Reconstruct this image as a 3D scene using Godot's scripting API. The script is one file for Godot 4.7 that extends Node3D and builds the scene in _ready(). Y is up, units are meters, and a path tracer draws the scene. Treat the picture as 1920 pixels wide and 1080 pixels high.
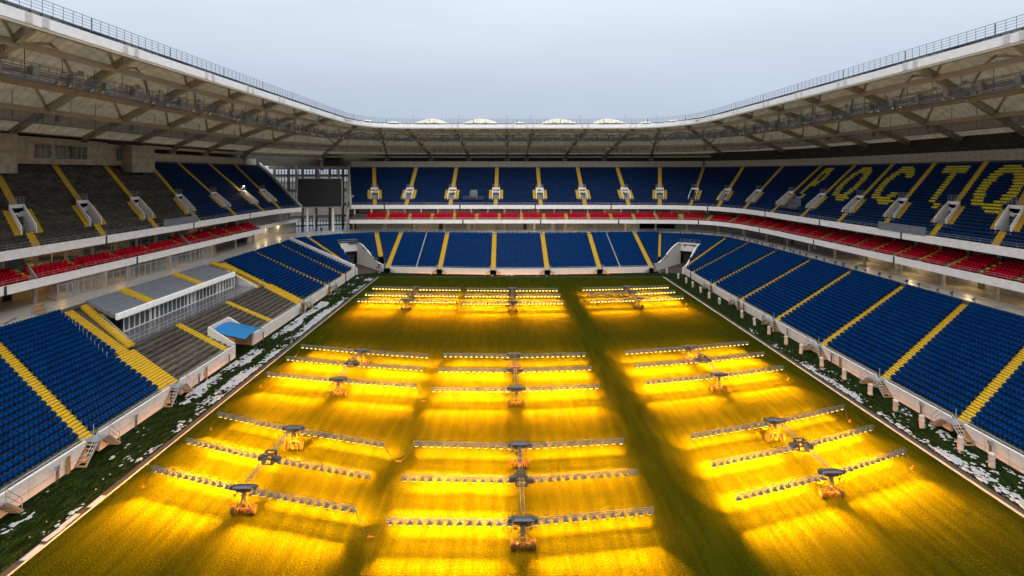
extends Node3D

# x runs across the pitch, y up, and "d" (= -z) along the pitch towards the far goal
var M := {}
var seat_spots := {"blue": [], "red": [], "yellow": [], "armchair": []}
var boxes := {}
var rng := RandomNumberGenerator.new()


class MB:
	var v := PackedVector3Array()

	func tri(a: Vector3, b: Vector3, c: Vector3) -> void:
		v.append(a); v.append(c); v.append(b)

	func quad(a: Vector3, b: Vector3, c: Vector3, d: Vector3) -> void:
		v.append(a); v.append(c); v.append(b)
		v.append(a); v.append(d); v.append(c)

	func hexa(p: Array) -> void:  # p: 0-3 bottom ring counter-clockwise from above, 4-7 the ring on top
		quad(p[4], p[5], p[6], p[7])
		quad(p[3], p[2], p[1], p[0])
		for i in 4:
			var j := (i + 1) % 4
			quad(p[i], p[j], p[4 + j], p[4 + i])

	func box(c: Vector3, s: Vector3, bs := Basis()) -> void:
		var x := bs.x * s.x * 0.5
		var y := bs.y * s.y * 0.5
		var z := bs.z * s.z * 0.5
		hexa([c - x - y + z, c + x - y + z, c + x - y - z, c - x - y - z, c - x + y + z, c + x + y + z, c + x + y - z, c - x + y - z])

	func bar(p: Vector3, q: Vector3, w: float, h: float) -> void:
		var z := (q - p).normalized()
		var x := Vector3.UP.cross(z)
		x = x.normalized() if x.length() > 0.02 else Vector3.RIGHT
		var y := z.cross(x)
		box((p + q) * 0.5, Vector3(w, h, p.distance_to(q)), Basis(x, y, z))

	func tube(p: Vector3, q: Vector3, r: float, n := 5, r2 := -1.0, caps := false) -> void:
		if r2 < 0.0:
			r2 = r
		var z := (q - p).normalized()
		var x := Vector3.UP.cross(z)
		x = x.normalized() if x.length() > 0.02 else Vector3.RIGHT
		var y := z.cross(x)
		for i in n:
			var a := TAU * i / n
			var b := TAU * (i + 1) / n
			var u := x * cos(a) + y * sin(a)
			var w := x * cos(b) + y * sin(b)
			quad(p + u * r, p + w * r, q + w * r2, q + u * r2)
			if caps:
				tri(p, p + w * r, p + u * r)
				tri(q, q + u * r2, q + w * r2)

	func line(pts: Array, r: float, n := 5) -> void:
		for i in pts.size() - 1:
			tube(pts[i], pts[i + 1], r, n)

	func lathe(o: Vector3, ax: Vector3, prof: Array, n := 12) -> void:  # prof: Vector2(radius, height) along the axis
		var x := ax.cross(Vector3.RIGHT if absf(ax.x) < 0.8 else Vector3.UP).normalized()
		var y := ax.cross(x)
		for k in prof.size() - 1:
			for i in n:
				var a := TAU * i / n
				var b := TAU * (i + 1) / n
				var u := x * cos(a) + y * sin(a)
				var w := x * cos(b) + y * sin(b)
				quad(o + ax * prof[k].y + u * prof[k].x, o + ax * prof[k].y + w * prof[k].x, o + ax * prof[k + 1].y + w * prof[k + 1].x, o + ax * prof[k + 1].y + u * prof[k + 1].x)

	func prism(a: Vector2, b: Vector2, c: Vector2, d: Vector2, y0: float, y1: float) -> void:  # plan corners (x, d) in ring order
		if (b - a).cross(c - a) < 0.0:
			var t := b
			b = d
			d = t
		hexa([Vector3(a.x, y0, -a.y), Vector3(b.x, y0, -b.y), Vector3(c.x, y0, -c.y), Vector3(d.x, y0, -d.y), Vector3(a.x, y1, -a.y), Vector3(b.x, y1, -b.y), Vector3(c.x, y1, -c.y), Vector3(d.x, y1, -d.y)])

	func strip(p: PackedVector2Array, y0: float, q: PackedVector2Array, y1: float) -> void:
		for i in p.size() - 1:
			quad(Vector3(p[i].x, y0, -p[i].y), Vector3(p[i + 1].x, y0, -p[i + 1].y), Vector3(q[i + 1].x, y1, -q[i + 1].y), Vector3(q[i].x, y1, -q[i].y))

	func ring_box(p: PackedVector2Array, q: PackedVector2Array, y0: float, y1: float) -> void:  # p inner, q outer edge of a closed band
		strip(p, y0, p, y1)
		strip(p, y1, q, y1)
		strip(q, y1, q, y0)
		strip(q, y0, p, y0)
		for i in [0, p.size() - 1]:
			quad(Vector3(p[i].x, y0, -p[i].y), Vector3(q[i].x, y0, -q[i].y), Vector3(q[i].x, y1, -q[i].y), Vector3(p[i].x, y1, -p[i].y))

	func mesh(smooth := false) -> ArrayMesh:
		if smooth:
			var st := SurfaceTool.new()
			st.begin(Mesh.PRIMITIVE_TRIANGLES)
			for p in v:
				st.add_vertex(p)
			st.generate_normals()
			st.index()
			return st.commit()
		var nn := PackedVector3Array()
		nn.resize(v.size())
		for i in range(0, v.size(), 3):
			var n := (v[i + 2] - v[i]).cross(v[i + 1] - v[i]).normalized()
			nn[i] = n; nn[i + 1] = n; nn[i + 2] = n
		var arr := []
		arr.resize(Mesh.ARRAY_MAX)
		arr[Mesh.ARRAY_VERTEX] = v
		arr[Mesh.ARRAY_NORMAL] = nn
		var am := ArrayMesh.new()
		if v.size():
			am.add_surface_from_arrays(Mesh.PRIMITIVE_TRIANGLES, arr)
		return am


func V(x: float, y: float, d: float) -> Vector3:
	return Vector3(x, y, -d)


func P3(p: Vector2, y: float) -> Vector3:
	return Vector3(p.x, y, -p.y)


func thing(called: String, label: String, category: String, group := "", at := Vector3.ZERO, turn := 0.0) -> Node3D:
	var o := Node3D.new()
	o.name = called
	add_child(o, true)
	o.position = at
	o.rotation.y = turn
	o.set_meta("label", label)
	o.set_meta("category", category)
	if group:
		o.set_meta("group", group)
	return o


func part(called: String, m: Mesh, mat: Material, parent: Node3D, xf := Transform3D()) -> MeshInstance3D:
	var o := MeshInstance3D.new()
	o.name = called
	o.mesh = m
	o.material_override = mat
	o.transform = xf
	parent.add_child(o, true)
	return o


func group_part(called: String, parent: Node3D, at := Vector3.ZERO) -> Node3D:
	var o := Node3D.new()
	o.name = called
	o.position = at
	parent.add_child(o, true)
	return o


func boxpart(called: String, c: Vector3, s: Vector3, mat: Material, parent: Node3D, bs := Basis()) -> MeshInstance3D:
	var k := s.snapped(Vector3.ONE * 0.001)
	if not boxes.has(k):
		var b := MB.new()
		b.box(Vector3.ZERO, s)
		boxes[k] = b.mesh()
	return part(called, boxes[k], mat, parent, Transform3D(bs, c))


func struct(called: String, m: Mesh, mat: Material) -> MeshInstance3D:
	var o := part(called, m, mat, self)
	o.set_meta("kind", "structure")
	o.set_meta("label", called.replace("_", " ") + " of the stadium bowl")
	return o


func tag(o: Node3D, label: String, category: String, group := "") -> void:
	o.set_meta("label", label)
	o.set_meta("category", category)
	if group:
		o.set_meta("group", group)


# ---------- materials ----------
func noise_tex(freq: float, seed_: int, lo: Color, hi: Color, size := 512, oct := 4, mid := -1.0) -> NoiseTexture2D:
	var n := FastNoiseLite.new()
	n.seed = seed_
	n.noise_type = FastNoiseLite.TYPE_SIMPLEX_SMOOTH
	n.frequency = freq
	n.fractal_octaves = oct
	var g := Gradient.new()
	g.set_color(0, lo)
	g.set_color(1, hi)
	g.set_offset(0, 0.2)
	g.set_offset(1, 0.8)
	if mid > 0.0:
		g.add_point(mid, lo.lerp(hi, 0.8))
	var t := NoiseTexture2D.new()
	t.width = size
	t.height = size
	t.seamless = true
	t.noise = n
	t.color_ramp = g
	return t


func lin(r: float, g: float, b: float) -> Color:
	return Color(r, g, b).linear_to_srgb()


func mat(r: float, g: float, b: float, rough := 0.7, metal := 0.0, tex: Texture2D = null, scale := 0.2, tex2: Texture2D = null, scale2 := Vector3.ONE * 0.03) -> StandardMaterial3D:
	var m := StandardMaterial3D.new()
	m.albedo_color = lin(r, g, b)
	m.roughness = rough
	m.metallic = metal
	if tex:
		m.albedo_texture = tex
		m.uv1_triplanar = true
		m.uv1_world_triplanar = true
		m.uv1_scale = Vector3.ONE * scale
	if tex2:
		m.detail_enabled = true
		m.detail_blend_mode = BaseMaterial3D.BLEND_MODE_MUL
		m.detail_albedo = tex2
		m.detail_uv_layer = BaseMaterial3D.DETAIL_UV_2
		m.uv2_triplanar = true
		m.uv2_world_triplanar = true
		m.uv2_scale = scale2
	return m


func glow(c: Color, e: float) -> StandardMaterial3D:
	var m := StandardMaterial3D.new()
	m.albedo_color = Color(0.8, 0.8, 0.8)
	m.emission_enabled = true
	m.emission = c
	m.emission_energy_multiplier = e
	return m


func make_materials() -> void:
	var g1 := Color(0.86, 0.855, 0.85)
	var w := Color.WHITE
	var blotch := noise_tex(0.012, 1, g1, w)
	var fine := noise_tex(0.06, 2, Color(0.88, 0.88, 0.88), w)
	var dirty := noise_tex(0.02, 3, Color(0.5, 0.48, 0.45), w, 512, 5)
	var faint := noise_tex(0.015, 41, Color(0.965, 0.96, 0.955), w, 512, 3)
	var runs := noise_tex(0.05, 42, Color(0.93, 0.92, 0.9), w, 512, 3)
	M.white_wall = mat(0.66, 0.64, 0.62, 0.75, 0, faint, 0.1, runs, Vector3(0.5, 0.06, 0.5))
	M.fascia = mat(0.9, 0.88, 0.88, 0.6, 0, faint, 0.08, runs, Vector3(0.25, 0.05, 0.25))
	M.roof_white = mat(0.93, 0.94, 0.95, 0.5, 0, faint, 0.1)
	M.concrete = mat(0.13, 0.12, 0.105, 0.85, 0, dirty, 0.3, blotch, Vector3.ONE * 0.05)
	var worn := noise_tex(0.03, 14, Color(0.6, 0.56, 0.5), w, 512, 5)
	for k in 4:
		var q: float = [0.75, 1.0, 1.25, 0.9][k]
		M["bare%d" % k] = mat(0.095 * q, 0.08 * q, 0.058 * q, 0.8, 0, blotch, 0.3, worn, Vector3(0.12, 0.05, 0.035))
	M.bare = M.bare1
	M.grey_step = mat(0.2, 0.22, 0.26, 0.7, 0, blotch, 0.2, fine, Vector3(0.4, 0.4, 0.05))
	M.grey_wall = mat(0.38, 0.36, 0.33, 0.8, 0, blotch, 0.12)
	M.beige = mat(0.5, 0.44, 0.33, 0.75, 0, blotch, 0.1, fine, Vector3(0.3, 0.06, 0.3))
	M.cream = mat(0.52, 0.48, 0.38, 0.7, 0, blotch, 0.15)
	M.floor_tile = mat(0.5, 0.46, 0.4, 0.33, 0, blotch, 0.2, fine, Vector3(0.9, 0.9, 0.12))
	M.dark_tile = mat(0.07, 0.062, 0.055, 0.3)
	M.wet_floor = mat(0.12, 0.12, 0.13, 0.18, 0, blotch, 0.12)
	M.yellow = mat(0.66, 0.41, 0.012, 0.6, 0, blotch, 0.4, fine, Vector3.ONE * 1.3)
	M.blue = mat(0.0005, 0.024, 0.102, 0.45)
	M.blue.metallic_specular = 0.1
	M.red = mat(0.36, 0.0015, 0.012, 0.6)
	M.red.metallic_specular = 0.1
	M.yellow_seat = mat(0.66, 0.52, 0.015, 0.4)
	M.steel = mat(0.32, 0.33, 0.35, 0.45, 0.6)
	M.galv = mat(0.42, 0.44, 0.46, 0.5, 0.35, fine, 0.8)
	M.rail_blue = mat(0.11, 0.16, 0.23, 0.5, 0.1)
	M.dark_steel = mat(0.045, 0.045, 0.05, 0.5, 0.2)
	M.black = mat(0.012, 0.012, 0.013, 0.6)
	M.rubber = mat(0.025, 0.018, 0.012, 0.85)
	M.tan = mat(0.57, 0.51, 0.4, 0.6, 0, fine, 0.12)
	M.beam_web = mat(0.5, 0.43, 0.32, 0.6, 0, fine, 0.12)
	M.capital = mat(0.3, 0.28, 0.25, 0.8, 0, blotch, 0.2)
	M.fabric = mat(0.74, 0.69, 0.56, 0.7, 0, blotch, 0.06)
	M.fabric.backlight_enabled = true
	M.fabric.backlight = lin(0.16, 0.155, 0.14)
	M.seam = mat(0.1, 0.1, 0.09, 0.8)
	M.screen = mat(0.022, 0.022, 0.024, 0.75, 0, noise_tex(0.3, 8, Color(0.8, 0.8, 0.8), w), 1.5)
	M.screen_dark = mat(0.018, 0.018, 0.02, 0.7)
	M.snow = mat(0.4, 0.42, 0.45, 0.8, 0, noise_tex(0.05, 61, Color(0.62, 0.62, 0.62), w, 512, 5), 0.6)
	M.truss = mat(0.13, 0.135, 0.13, 0.6, 0.2)
	M.lamp_case = mat(0.13, 0.13, 0.125, 0.5, 0.2)
	M.catwalk = mat(0.26, 0.29, 0.33, 0.5, 0.3)
	M.cabinet = mat(0.05, 0.052, 0.058, 0.3, 0.3)
	M.tyre = mat(0.03, 0.014, 0.006, 0.85)
	M.orange = mat(0.3, 0.06, 0.005, 0.5)
	M.rig_orange = mat(0.05, 0.02, 0.005, 0.6)
	M.rig_cream = mat(0.11, 0.09, 0.06, 0.5)
	M.tunnel_blue = mat(0.02, 0.2, 0.48, 0.35)
	M.wrap = mat(0.72, 0.66, 0.6, 0.45, 0, noise_tex(0.05, 9, Color(0.6, 0.56, 0.52), w), 1.4)
	M.tape = mat(0.5, 0.47, 0.43, 0.4)
	M.wood = mat(0.3, 0.17, 0.07, 0.7, 0, blotch, 0.8)
	M.card = mat(0.32, 0.19, 0.09, 0.8, 0, fine, 0.5)
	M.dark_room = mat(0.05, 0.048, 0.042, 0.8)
	M.cloth_dark = mat(0.02, 0.022, 0.03, 0.9)
	M.skin = mat(0.4, 0.25, 0.17, 0.6)
	M.green_sign = mat(0.01, 0.25, 0.1, 0.5)
	M.lamp_glow = glow(Color(1.0, 0.8, 0.38), 5.0)
	M.lamp_dark = mat(0.3, 0.29, 0.26, 0.4)
	M.warm_glow = glow(Color(1.0, 0.8, 0.5), 1.2)
	M.white_glow = glow(Color(0.9, 0.95, 1.0), 6.0)
	M.reflector = mat(0.85, 0.8, 0.7, 0.25, 0.9)
	M.glass = StandardMaterial3D.new()
	M.glass.albedo_color = Color(0.75, 0.8, 0.8, 0.14)
	M.glass.transparency = BaseMaterial3D.TRANSPARENCY_ALPHA
	M.glass.roughness = 0.03
	M.glass.metallic_specular = 0.7
	# grass: fine blades, then long mower streaks
	var gn := noise_tex(0.025, 21, Color(0.72, 0.74, 0.62), Color(1, 1, 0.95), 1024, 7)
	var streak := noise_tex(0.025, 22, Color(0.8, 0.82, 0.76), w, 512, 4)
	M.grass = mat(0.03, 0.038, 0.001, 1.0, 0, gn, 0.2, streak, Vector3(0.09, 0.2, 0.009))
	M.grass.metallic_specular = 0.08
	M.grass.normal_enabled = true
	var bump := NoiseTexture2D.new()
	bump.width = 512
	bump.height = 512
	bump.seamless = true
	bump.as_normal_map = true
	bump.bump_strength = 6.0
	var bn := FastNoiseLite.new()
	bn.seed = 5
	bn.frequency = 0.07
	bump.noise = bn
	M.grass.normal_texture = bump
	M.grass.normal_scale = 0.9
	M.turf = mat(0.026, 0.05, 0.005, 0.9, 0, noise_tex(0.05, 31, Color(0.35, 0.4, 0.33), w, 512, 5), 0.16, noise_tex(0.02, 32, Color(0.45, 0.5, 0.45), w, 512, 4), Vector3(0.2, 0.2, 0.05))
	M.turf.metallic_specular = 0.15
	M.dirt = mat(0.05, 0.045, 0.035, 0.9, 0, dirty, 0.2)


# ---------- plan helpers ----------
func chaikin(p: PackedVector2Array, times := 2) -> PackedVector2Array:
	for _t in times:
		var q := PackedVector2Array([p[0]])
		for i in p.size() - 1:
			q.append(p[i].lerp(p[i + 1], 0.25))
			q.append(p[i].lerp(p[i + 1], 0.75))
		q.append(p[p.size() - 1])
		p = q
	return p


func resample(p: PackedVector2Array, step: float) -> PackedVector2Array:
	var total := 0.0
	for i in p.size() - 1:
		total += p[i].distance_to(p[i + 1])
	var n := maxi(1, roundi(total / step))
	var q := PackedVector2Array()
	var i := 0
	var run := 0.0
	for k in n + 1:
		var s := total * k / n
		while i < p.size() - 2 and run + p[i].distance_to(p[i + 1]) < s:
			run += p[i].distance_to(p[i + 1])
			i += 1
		q.append(p[i].lerp(p[i + 1], clampf((s - run) / maxf(p[i].distance_to(p[i + 1]), 1e-6), 0, 1)))
	return q


func off(p: PackedVector2Array, o: float) -> PackedVector2Array:  # o to the right of the way the path runs: away from the pitch
	var q := PackedVector2Array()
	for i in p.size():
		var t := (p[mini(i + 1, p.size() - 1)] - p[maxi(i - 1, 0)]).normalized()
		q.append(p[i] + Vector2(t.y, -t.x) * o)
	return q


func cut(p: PackedVector2Array, a: float, b: float) -> PackedVector2Array:  # the piece of a path between two lengths
	var q := PackedVector2Array()
	var run := 0.0
	for i in p.size() - 1:
		var l := p[i].distance_to(p[i + 1])
		if run + l > a and run < b:
			if q.is_empty():
				q.append(p[i].lerp(p[i + 1], clampf((a - run) / l, 0, 1)))
			q.append(p[i].lerp(p[i + 1], clampf((b - run) / l, 0, 1)))
		run += l
	return q


func length(p: PackedVector2Array) -> float:
	var t := 0.0
	for i in p.size() - 1:
		t += p[i].distance_to(p[i + 1])
	return t


func nth(n: int) -> String:
	var w := ["zeroth", "first", "second", "third", "fourth", "fifth", "sixth", "seventh", "eighth", "ninth", "tenth", "eleventh", "twelfth"]
	return w[n] if n <= 12 else "%d%s" % [n, "st" if n % 10 == 1 and n != 11 else "nd" if n % 10 == 2 else "rd" if n % 10 == 3 else "th"]


func seen(p: Vector3) -> Vector2:  # distance along the lens axis, and how far off it, to choose which seats show largest
	return Vector2(p.x / -p.z, (p.y - 26.0) / -p.z)


func _ready() -> void:
	rng.seed = 11
	var cam := Camera3D.new()
	cam.name = "camera"
	cam.projection = Camera3D.PROJECTION_FRUSTUM
	cam.near = 0.5
	cam.far = 4000.0
	cam.size = 0.5 * 1.08
	cam.frustum_offset = Vector2(0.5 * 0.009, -0.5 * 0.215)
	cam.position = Vector3(0, 26, 0)
	add_child(cam)
	cam.current = true

	var we := WorldEnvironment.new()
	we.name = "sky_environment"
	var env := Environment.new()
	env.background_mode = Environment.BG_SKY
	env.tonemap_mode = Environment.TONE_MAPPER_LINEAR
	env.tonemap_exposure = 1.6
	env.sdfgi_enabled = true
	env.ssao_enabled = true
	env.ssil_enabled = true
	env.sky = Sky.new()
	env.sky.sky_material = make_sky()
	env.background_energy_multiplier = 1.0
	we.environment = env
	add_child(we)

	var sun := DirectionalLight3D.new()
	sun.name = "overcast_sun"
	sun.light_energy = 0.8
	sun.light_angular_distance = 95.0
	sun.light_color = Color(1.0, 0.98, 0.95)
	sun.shadow_enabled = true
	sun.rotation_degrees = Vector3(-70, 8, 0)
	add_child(sun)

	make_materials()
	ground()
	lower_tier()
	concourse()
	middle_tier()
	upper_tier()
	roof()
	corner_and_screen()
	skybox_building()
	lounge()
	rigs()
	pitch_side()
	seats()
	people()


func make_sky() -> PanoramaSkyMaterial:
	var im := Image.create(512, 256, false, Image.FORMAT_RGBF)
	var n := FastNoiseLite.new()
	n.seed = 4
	n.frequency = 0.9
	n.fractal_octaves = 4
	for y in 256:
		var e := (0.5 - (y + 0.5) / 256.0) * 180.0
		for x in 512:
			var a := TAU * x / 512.0
			var dir := Vector3(cos(a) * cos(deg_to_rad(e)), sin(deg_to_rad(e)), sin(a) * cos(deg_to_rad(e)))
			var k := n.get_noise_3d(dir.x * 1.5, dir.y * 5.0, dir.z * 1.5)
			var t := clampf((e - 2.0) / 17.0, 0, 1)
			var c := Color(0.3, 0.352, 0.435).lerp(Color(0.465, 0.52, 0.585), smoothstep(0, 1, t)).lerp(Color(0.62, 0.66, 0.72), smoothstep(18.0, 75.0, e))
			c = c * (1.0 + 0.09 * k)
			if e < 0.0:
				c = Color(0.2, 0.21, 0.22)
			im.set_pixel(x, y, c)
	var m := PanoramaSkyMaterial.new()
	m.panorama = ImageTexture.create_from_image(im)
	return m


# ---------- ground ----------
func flat(x0: float, x1: float, d0: float, d1: float, y: float, cell := 12.0) -> Mesh:
	var b := MB.new()
	var nx := maxi(1, ceili((x1 - x0) / cell))
	var nd := maxi(1, ceili((d1 - d0) / cell))
	for i in nx:
		for j in nd:
			var xa := lerpf(x0, x1, float(i) / nx)
			var xb := lerpf(x0, x1, float(i + 1) / nx)
			var da := lerpf(d0, d1, float(j) / nd)
			var db := lerpf(d0, d1, float(j + 1) / nd)
			b.quad(V(xa, y, da), V(xb, y, da), V(xb, y, db), V(xa, y, db))
	return b.mesh()


func ground() -> void:
	struct("ground", flat(-1800, 1800, -1800, 1800, -0.08, 400), M.dirt)
	struct("turf_border", flat(-56, 62, -12, 165, -0.008), M.turf)
	struct("pitch", flat(-32.2, 39.0, -4, 133.6, 0.0), M.grass)
	var ch := MB.new()
	ch.box(V(-32.55, 0.0, 64), Vector3(0.62, 0.05, 140))
	ch.box(V(39.5, 0.0, 64), Vector3(0.55, 0.05, 140))
	ch.box(V(3.4, 0.0, 133.85), Vector3(71.5, 0.04, 0.4))
	struct("drain_channel", ch.mesh(), M.rubber)
	var kb := MB.new()
	kb.box(V(-32.22, 0.015, 64), Vector3(0.1, 0.09, 139.6))
	kb.box(V(39.12, 0.015, 64), Vector3(0.22, 0.09, 139.6))
	struct("channel_kerb", kb.mesh(), M.grey_wall)
	# loose grey covers on the channel, nearest corner
	for s in [36.5, 38.4, 39.9, 42.2]:
		var o := boxpart("channel_cover", V(-32.6 + rng.randf_range(-0.15, 0.15), 0.045, s), Vector3(0.4, 0.03, 1.5), M.galv, self, Basis(Vector3.UP, rng.randf_range(-0.06, 0.06)))
		tag(o, "grey loose cover on the dark drain channel, %s from the camera" % nth([36.5, 38.4, 39.9, 42.2].find(s) + 1), "drain cover", "loose covers on the drain channel")


# ---------- tiers of seats ----------
func inside(p: Vector2, holes: Array) -> bool:
	for h in holes:
		if Geometry2D.is_point_in_polygon(p, h):
			return true
	return false


# lines: [front x, front d, back x, back d, kind, block that follows]; kind a = aisle, s = seam, n = nothing
func tier(stand: Node3D, lines: Array, y0: float, y1: float, n: int, o: Dictionary) -> void:
	var dy := (y1 - y0) / n
	var holes: Array = o.get("holes", [])
	var va: int = o.get("va", -1)
	var vb: int = o.get("vb", -1)
	var half := func(i: int, k: int) -> float:
		if lines[i][4] == "a":
			return 2.3 if k >= va and k < vb else 0.62
		if lines[i][4] == "w":
			return 0.85 if k >= 9 else 1.55
		return 0.16 if lines[i][4] == "s" else 0.0
	var F := func(i: int) -> Vector2: return Vector2(lines[i][0], lines[i][1])
	var Bk := func(i: int) -> Vector2: return Vector2(lines[i][2], lines[i][3])
	for i in lines.size() - 1:
		var kind: String = lines[i][5]
		if kind == "skip":
			continue
		var f0: Vector2 = F.call(i)
		var f1: Vector2 = F.call(i + 1)
		var b0: Vector2 = Bk.call(i)
		var b1: Vector2 = Bk.call(i + 1)
		var mb := MB.new()
		var bare: bool = kind == "bare"
		var holder: Node3D = group_part("bare_terrace", stand) if bare else stand
		for k in n:
			if o.has("rows") and (k < o.rows[0] or k >= o.rows[1]):
				continue
			if bare:
				mb = MB.new()
			var ends := []
			for t in [float(k) / n, float(k + 1) / n]:
				var a: Vector2 = f0.lerp(b0, t)
				var c: Vector2 = f1.lerp(b1, t)
				var dir := (c - a).normalized()
				var room := a.distance_to(c)
				a += dir * minf(half.call(i, k), room * 0.45)
				c -= dir * minf(half.call(i + 1, k), room * 0.45)
				ends.append(a)
				ends.append(c)
			var y := y0 + dy * k
			var m := 1
			if holes.size():
				m = maxi(1, ceili(ends[0].distance_to(ends[1]) / 0.7))
			for j in m:
				var a0: Vector2 = ends[0].lerp(ends[1], float(j) / m)
				var a1: Vector2 = ends[0].lerp(ends[1], float(j + 1) / m)
				var c0: Vector2 = ends[2].lerp(ends[3], float(j) / m)
				var c1: Vector2 = ends[2].lerp(ends[3], float(j + 1) / m)
				if m > 1 and inside((a0 + a1 + c0 + c1) * 0.25, holes):
					continue
				mb.quad(P3(a0, y), P3(a1, y), P3(c1, y), P3(c0, y))
				mb.quad(P3(a0, y - dy), P3(a1, y - dy), P3(a1, y), P3(a0, y))
				if bare and m == 1:  # a projecting nosing, so that each step has an edge
					var out := (a0 - c0).normalized() * 0.04
					mb.quad(P3(a0 + out, y + 0.012), P3(a1 + out, y + 0.012), P3(c1 + out, y + 0.012), P3(c0 + out, y + 0.012))
					mb.quad(P3(a0 + out, y - 0.1), P3(a1 + out, y - 0.1), P3(a1 + out, y + 0.012), P3(a0 + out, y + 0.012))
			if bare:
				part("terrace_step", mb.mesh(), M["bare%d" % rng.randi_range(0, 3)], holder)
				continue
			if kind == "empty" or k >= n - o.get("leave", 0):
				continue
			# seats of this row
			var e0: Vector2 = ends[0].lerp(ends[2], 0.6)
			var e1: Vector2 = ends[1].lerp(ends[3], 0.6)
			var dir2 := (e1 - e0).normalized()
			var room2 := e0.distance_to(e1) - 0.12
			var cnt := floori(room2 / o.pitch)
			var face := Vector3(dir2.y, 0, dir2.x)  # across the row
			var fr: Vector2 = ends[0] - ends[2]
			if face.dot(Vector3(fr.x, 0, -fr.y)) < 0.0:
				face = -face
			var bs := Basis(Vector3.UP.cross(face), Vector3.UP, face)
			for q in cnt:
				var p := e0 + dir2 * (0.06 + room2 * (q + 0.5) / cnt)
				if holes.size() and inside(p, holes):
					continue
				if o.has("patch") and o.patch.call(i, k, q, cnt) == "none":
					continue
				var col := "blue"
				if o.has("letters") and kind.length() == 1:
					if letter(kind, o.top - k, cnt - 1 - q - o.letters[kind]):
						col = "yellow"
				var from_camera: int = cnt - q if o.get("rev", false) else q + 1
				var text: String = "blue seat, %s row, %s from the camera end, %s" % [nth(k + 1), nth(from_camera), o.where.call(i)]
				if col == "yellow":
					text = "yellow seat of the %s letter %s, %s letter row, %s from its camera end" % [nth(7 - i), {"P": "P", "O": "O", "C": "C", "T": "T"}[kind], nth(o.top - k + 1), nth(from_camera)]
				seat_spots[col].append([Transform3D(bs.rotated(Vector3.UP, rng.randf_range(-0.02, 0.02)).scaled_local(Vector3(1, o.get("squat", 1.0), 1)), P3(p, y)), text])
		if not bare:
			part("terrace_block", mb.mesh(), o.get("floor", M.concrete), stand)
	# aisles
	for i in lines.size():
		if not lines[i][4] in ["a", "w"]:
			if lines[i][4] == "s":
				var sb := MB.new()
				var a: Vector2 = F.call(i)
				var c: Vector2 = Bk.call(i)
				for k in n:
					var p := a.lerp(c, float(k) / n)
					var q := a.lerp(c, float(k + 1) / n)
					var s := Vector2(0.16, 0)
					sb.prism(p - s, p + s, q + s, q - s, y0 + dy * k - 0.4, y0 + dy * k + 0.12)
				part("expansion_joint_cover", sb.mesh(), M.galv, stand)
			continue
		var nb := i + 1 if i + 1 < lines.size() and lines[i][5] != "skip" else i - 1
		var dv: Vector2 = ((F.call(nb) as Vector2) - F.call(i)).normalized()
		if i > 0 and i + 1 < lines.size():
			dv = ((F.call(i + 1) as Vector2) - F.call(i)).normalized() + ((F.call(i) as Vector2) - F.call(i - 1)).normalized()
		var db: Vector2 = ((Bk.call(nb) as Vector2) - Bk.call(i)).normalized()
		if i > 0 and i + 1 < lines.size():
			db = ((Bk.call(i + 1) as Vector2) - Bk.call(i)).normalized() + ((Bk.call(i) as Vector2) - Bk.call(i - 1)).normalized()
		if dv.dot(db) < 0:
			db = -db
		var single: bool = i in o.get("single", [])
		var holder2: Node3D = group_part("stair_aisle", stand) if single else null
		var am := MB.new()
		for k in n:
			if o.has("rows") and (k < o.rows[0] or k >= o.rows[1]):
				continue
			for h in 2:
				var t0 := (k + h * 0.5) / n
				var t1 := (k + h * 0.5 + 0.44) / n
				var top := y0 + dy * (k - 0.5 + h * 0.5)
				if o.has("aisle_from") and o.aisle_from.has(i) and k < o.aisle_from[i]:
					continue
				var runs := [[-0.62, 0.62]]
				if lines[i][4] == "w":
					runs = [[-0.85, 0.85]] if k >= 9 else [[-1.55, 1.55]]
				elif k >= va and k < vb:
					runs = [[-2.3, -1.28], [1.28, 2.3]]
				for r in runs:
					var a: Vector2 = (F.call(i) as Vector2).lerp(Bk.call(i), t0)
					var c: Vector2 = (F.call(i) as Vector2).lerp(Bk.call(i), t1)
					var d0 := dv.lerp(db, t0).normalized()
					if single:
						am = MB.new()
					am.prism(a + d0 * r[0], a + d0 * r[1], c + d0 * r[1], c + d0 * r[0], top - dy * 0.9, top + dy * 0.5 - 0.004)
					if single:
						part("step", am.mesh(), M.yellow, holder2)
		if not single:
			part("stair_aisle", am.mesh(), M.yellow, stand)
		if va >= 0:
			vomitory(stand, F.call(i), Bk.call(i), y0, dy, n, va, vb, dv.lerp(db, float(vb) / n).normalized())


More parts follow.
